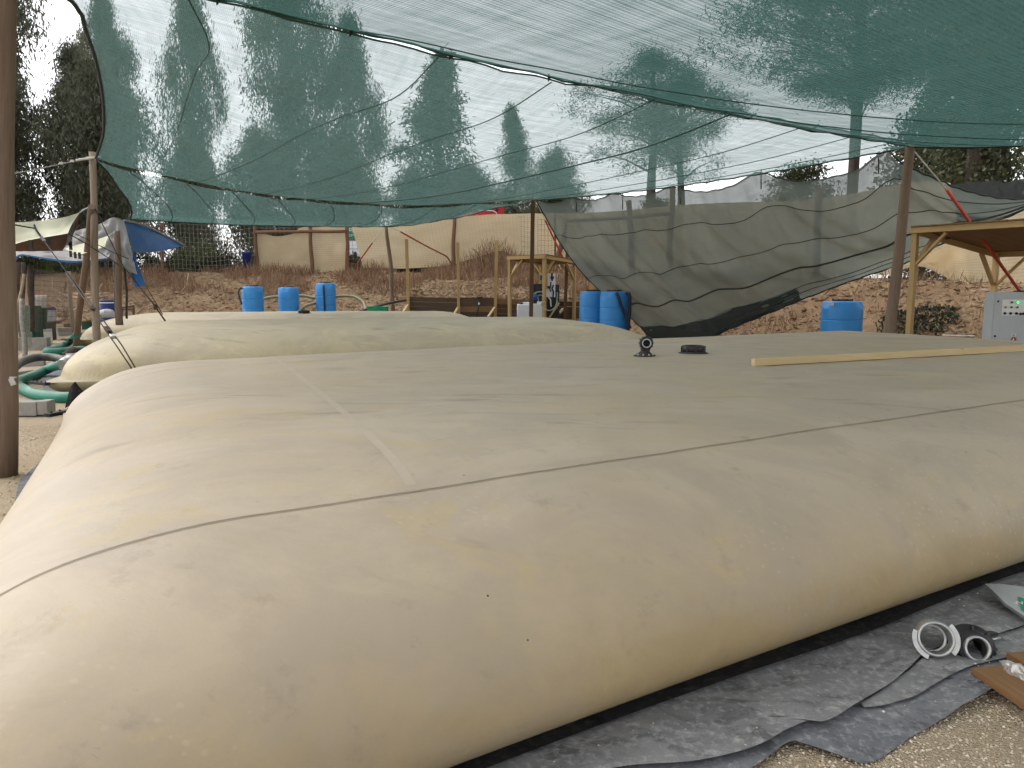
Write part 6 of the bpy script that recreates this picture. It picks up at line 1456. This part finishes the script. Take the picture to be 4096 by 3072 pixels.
e = Vector((2.247, 3.377, 0.050)); MB().beam(e, Vector((2.269, 3.361, 0.035)), 0.035, 0.018).build('lever', M['black'], bc, bevel=0.004)
e = Vector((2.276, 3.472, 0.100)); MB().beam(e, Vector((2.377, 3.553, 0.060)), 0.028, 0.016).build('lever', M['black'], bc, bevel=0.004)
MB().tube([(2.322, 3.512, 0.050), (2.365, 3.533, 0.040), (2.401, 3.556, 0.035)], 0.008, 6).build('ring_pin', M['steel'], bc)

# ---------------------------------------------------------------- boards, film, paper at the right edge
def board_at(label, c0, p1, p2, L1, L2, th, lift):
    c0, p1, p2 = Vector(c0), Vector(p1), Vector(p2); c0.z = p1.z = p2.z = 0
    d1 = (p1 - c0).normalized(); d2 = (p2 - c0); d2 = (d2 - d1 * d2.dot(d1)).normalized()
    m = c0 + d2 * L2 / 2 + Vector((0, 0, lift + th / 2)); return tag(MB().beam(m, m + d1 * L1, L2, th).build('wooden_board', M['board'], at=c0, bevel=0.003), label, 'board')
board_at('brown board corner on the gravel at the right edge, film lying on it', (2.043, 3.196, 0.055), (2.085, 2.903, 0.055), (2.220, 3.252, 0.055), 1.1, 0.34, 0.03, 0.04)
board_at('smaller visible brown board end at the right edge, behind the film', (2.275, 3.314, 0.055), (2.289, 3.208, 0.055), (2.372, 3.334, 0.055), 0.6, 0.30, 0.03, 0.052)
t = NT('clear_film'); gl = t.node('ShaderNodeBsdfGlossy', Roughness=0.25); gl.inputs['Color'].default_value = (0.9, 0.9, 0.9, 1)
df = t.node('ShaderNodeBsdfTranslucent'); df.inputs['Color'].default_value = (0.75, 0.75, 0.75, 1); d2 = t.node('ShaderNodeBsdfDiffuse'); d2.inputs['Color'].default_value = (0.75, 0.75, 0.74, 1)
m1 = t.node('ShaderNodeMixShader', i0=0.5); t.l.new(d2.outputs[0], m1.inputs[1]); t.l.new(df.outputs[0], m1.inputs[2]); m2 = t.node('ShaderNodeMixShader', i0=0.2); t.l.new(m1.outputs[0], m2.inputs[1]); t.l.new(gl.outputs[0], m2.inputs[2])
tr = t.node('ShaderNodeBsdfTransparent'); m3 = t.node('ShaderNodeMixShader', i0=t.math('ADD', 0.25, t.math('MULTIPLY', t.noise(t.coord(), 9, 4), 0.7), True)); t.l.new(tr.outputs[0], m3.inputs[1]); t.l.new(m2.outputs[0], m3.inputs[2])
M['film'] = t.done(m3.outputs[0])
q0, q1, q2, q3 = Vector((2.182, 3.222, 0.085)), Vector((2.273, 3.141, 0.085)), Vector((2.142, 3.110, 0.085)), Vector((2.174, 3.009, 0.085))
fm = MB().grid(lambda u, v: lerp(lerp(q0, q1, u), lerp(q2, q3, u), v) + Vector((0.01 * mnoise.noise(Vector((u * 5, v * 5, 9))), 0, 0.006 + 0.05 * abs(mnoise.noise(Vector((u * 2.5, v * 2.5, 1)))) * min(1, 6 * v * (1 - v) + .2) + 0.03 * u * (1 - abs(2 * v - 1)))), 30, 20).build('plastic_film', M['film'], at=q0)
tag(fm, 'crumpled clear plastic bag lying on the brown board', 'plastic bag')
q0, q1, q2, q3 = Vector((2.633, 4.057, 0.075)), Vector((2.895, 4.018, 0.075)), Vector((2.589, 3.812, 0.075)), Vector((2.621, 3.618, 0.075))
pg_ = thing('paper_sack', 'flat grey paper sack with green label at the right edge', 'paper sack', tuple(q0))
def pf(u, v):
    p = lerp(lerp(q0, q1, u), lerp(q2, q3, u), v); p.z = 0.092 + 0.010 * math.sin(u * 3 + v * 2) + 0.02 * (1 - u) * (1 - v); return p
MB().grid(pf, 16, 10).grid(lambda u, v: pf(u, 1 - v) - Vector((0, 0, 0.014)), 16, 10).build('sack', M['paper_grey'], pg_)
MB().grid(lambda u, v: pf(0.58 + 0.42 * u, 0.42 + 0.42 * v) + Vector((0, 0, 0.004)), 6, 4).build('label', M['green_crate'], pg_)
lp = pf(0.74, 0.58); dx = (q1 - q0).normalized(); dy = Vector((-dx.y, dx.x, 0))
text_mesh('WAR', 0.055, M['paper'], parent=pg_, mtx=Matrix.Translation(lp + Vector((0, 0, 0.008)) - Vector(pg_['_org'])) @ Matrix(((dx.x, dy.x, 0, 0), (dx.y, dy.y, 0, 0), (0, 0, 1, 0), (0, 0, 0, 1))), extrude=0.001)

# ---------------------------------------------------------------- gravel, only where the camera can tell the stones
rng = np.random.default_rng(91)
def pebbles(n, x0, x1, y0, y1, s0, s1):
    out = np.stack([rng.uniform(x0, x1, n), rng.uniform(y0, y1, n), np.zeros(n)], 1); return out, rng.uniform(s0, s1, n) ** 1.0
pa, sa = pebbles(15000, 0.6, 3.4, 2.2, 4.2, 0.0025, 0.0085); pb_, sb = pebbles(9000, -6.5, -1.8, 2.6, 9.5, 0.004, 0.014)
pos = np.concatenate([pa, pb_]); sz = np.concatenate([sa, sb]); 
for i in range(len(pos)): pos[i, 2] = gz(pos[i, 0], pos[i, 1]) + sz[i] * 0.2
t = NT('gravel_stone'); geo = t.node('ShaderNodeNewGeometry')
M['gravel'] = t.done(t.bsdf(t.ramp(geo.outputs['Random Per Island'], [(0.0, (0.36, 0.275, 0.185)), (0.5, (0.55, 0.45, 0.32)), (0.9, (0.66, 0.56, 0.43)), (1.0, (0.75, 0.69, 0.6))]), 0.9, None, 0, 0.2))
v, f = rocks(pos, sz, rng)
gv = kind(arrays_mesh('gravel', v, f, M['gravel']), 'stuff'); tag(gv, 'fine pale gravel scattered over the yard floor', 'gravel')
n = 260; pos = np.stack([rng.uniform(-1.2, 3.0, n), rng.uniform(1.8, 4.5, n), np.full(n, 0.062)], 1)
v, f = rocks(pos, rng.uniform(0.002, 0.006, n), rng); kind(tag(arrays_mesh('loose_grit', v, f, M['gravel']), 'pale grit strewn on the grey geotextile sheets', 'grit'), 'stuff')

for o in list(bpy.data.objects):
    if '_org' in o: del o['_org']
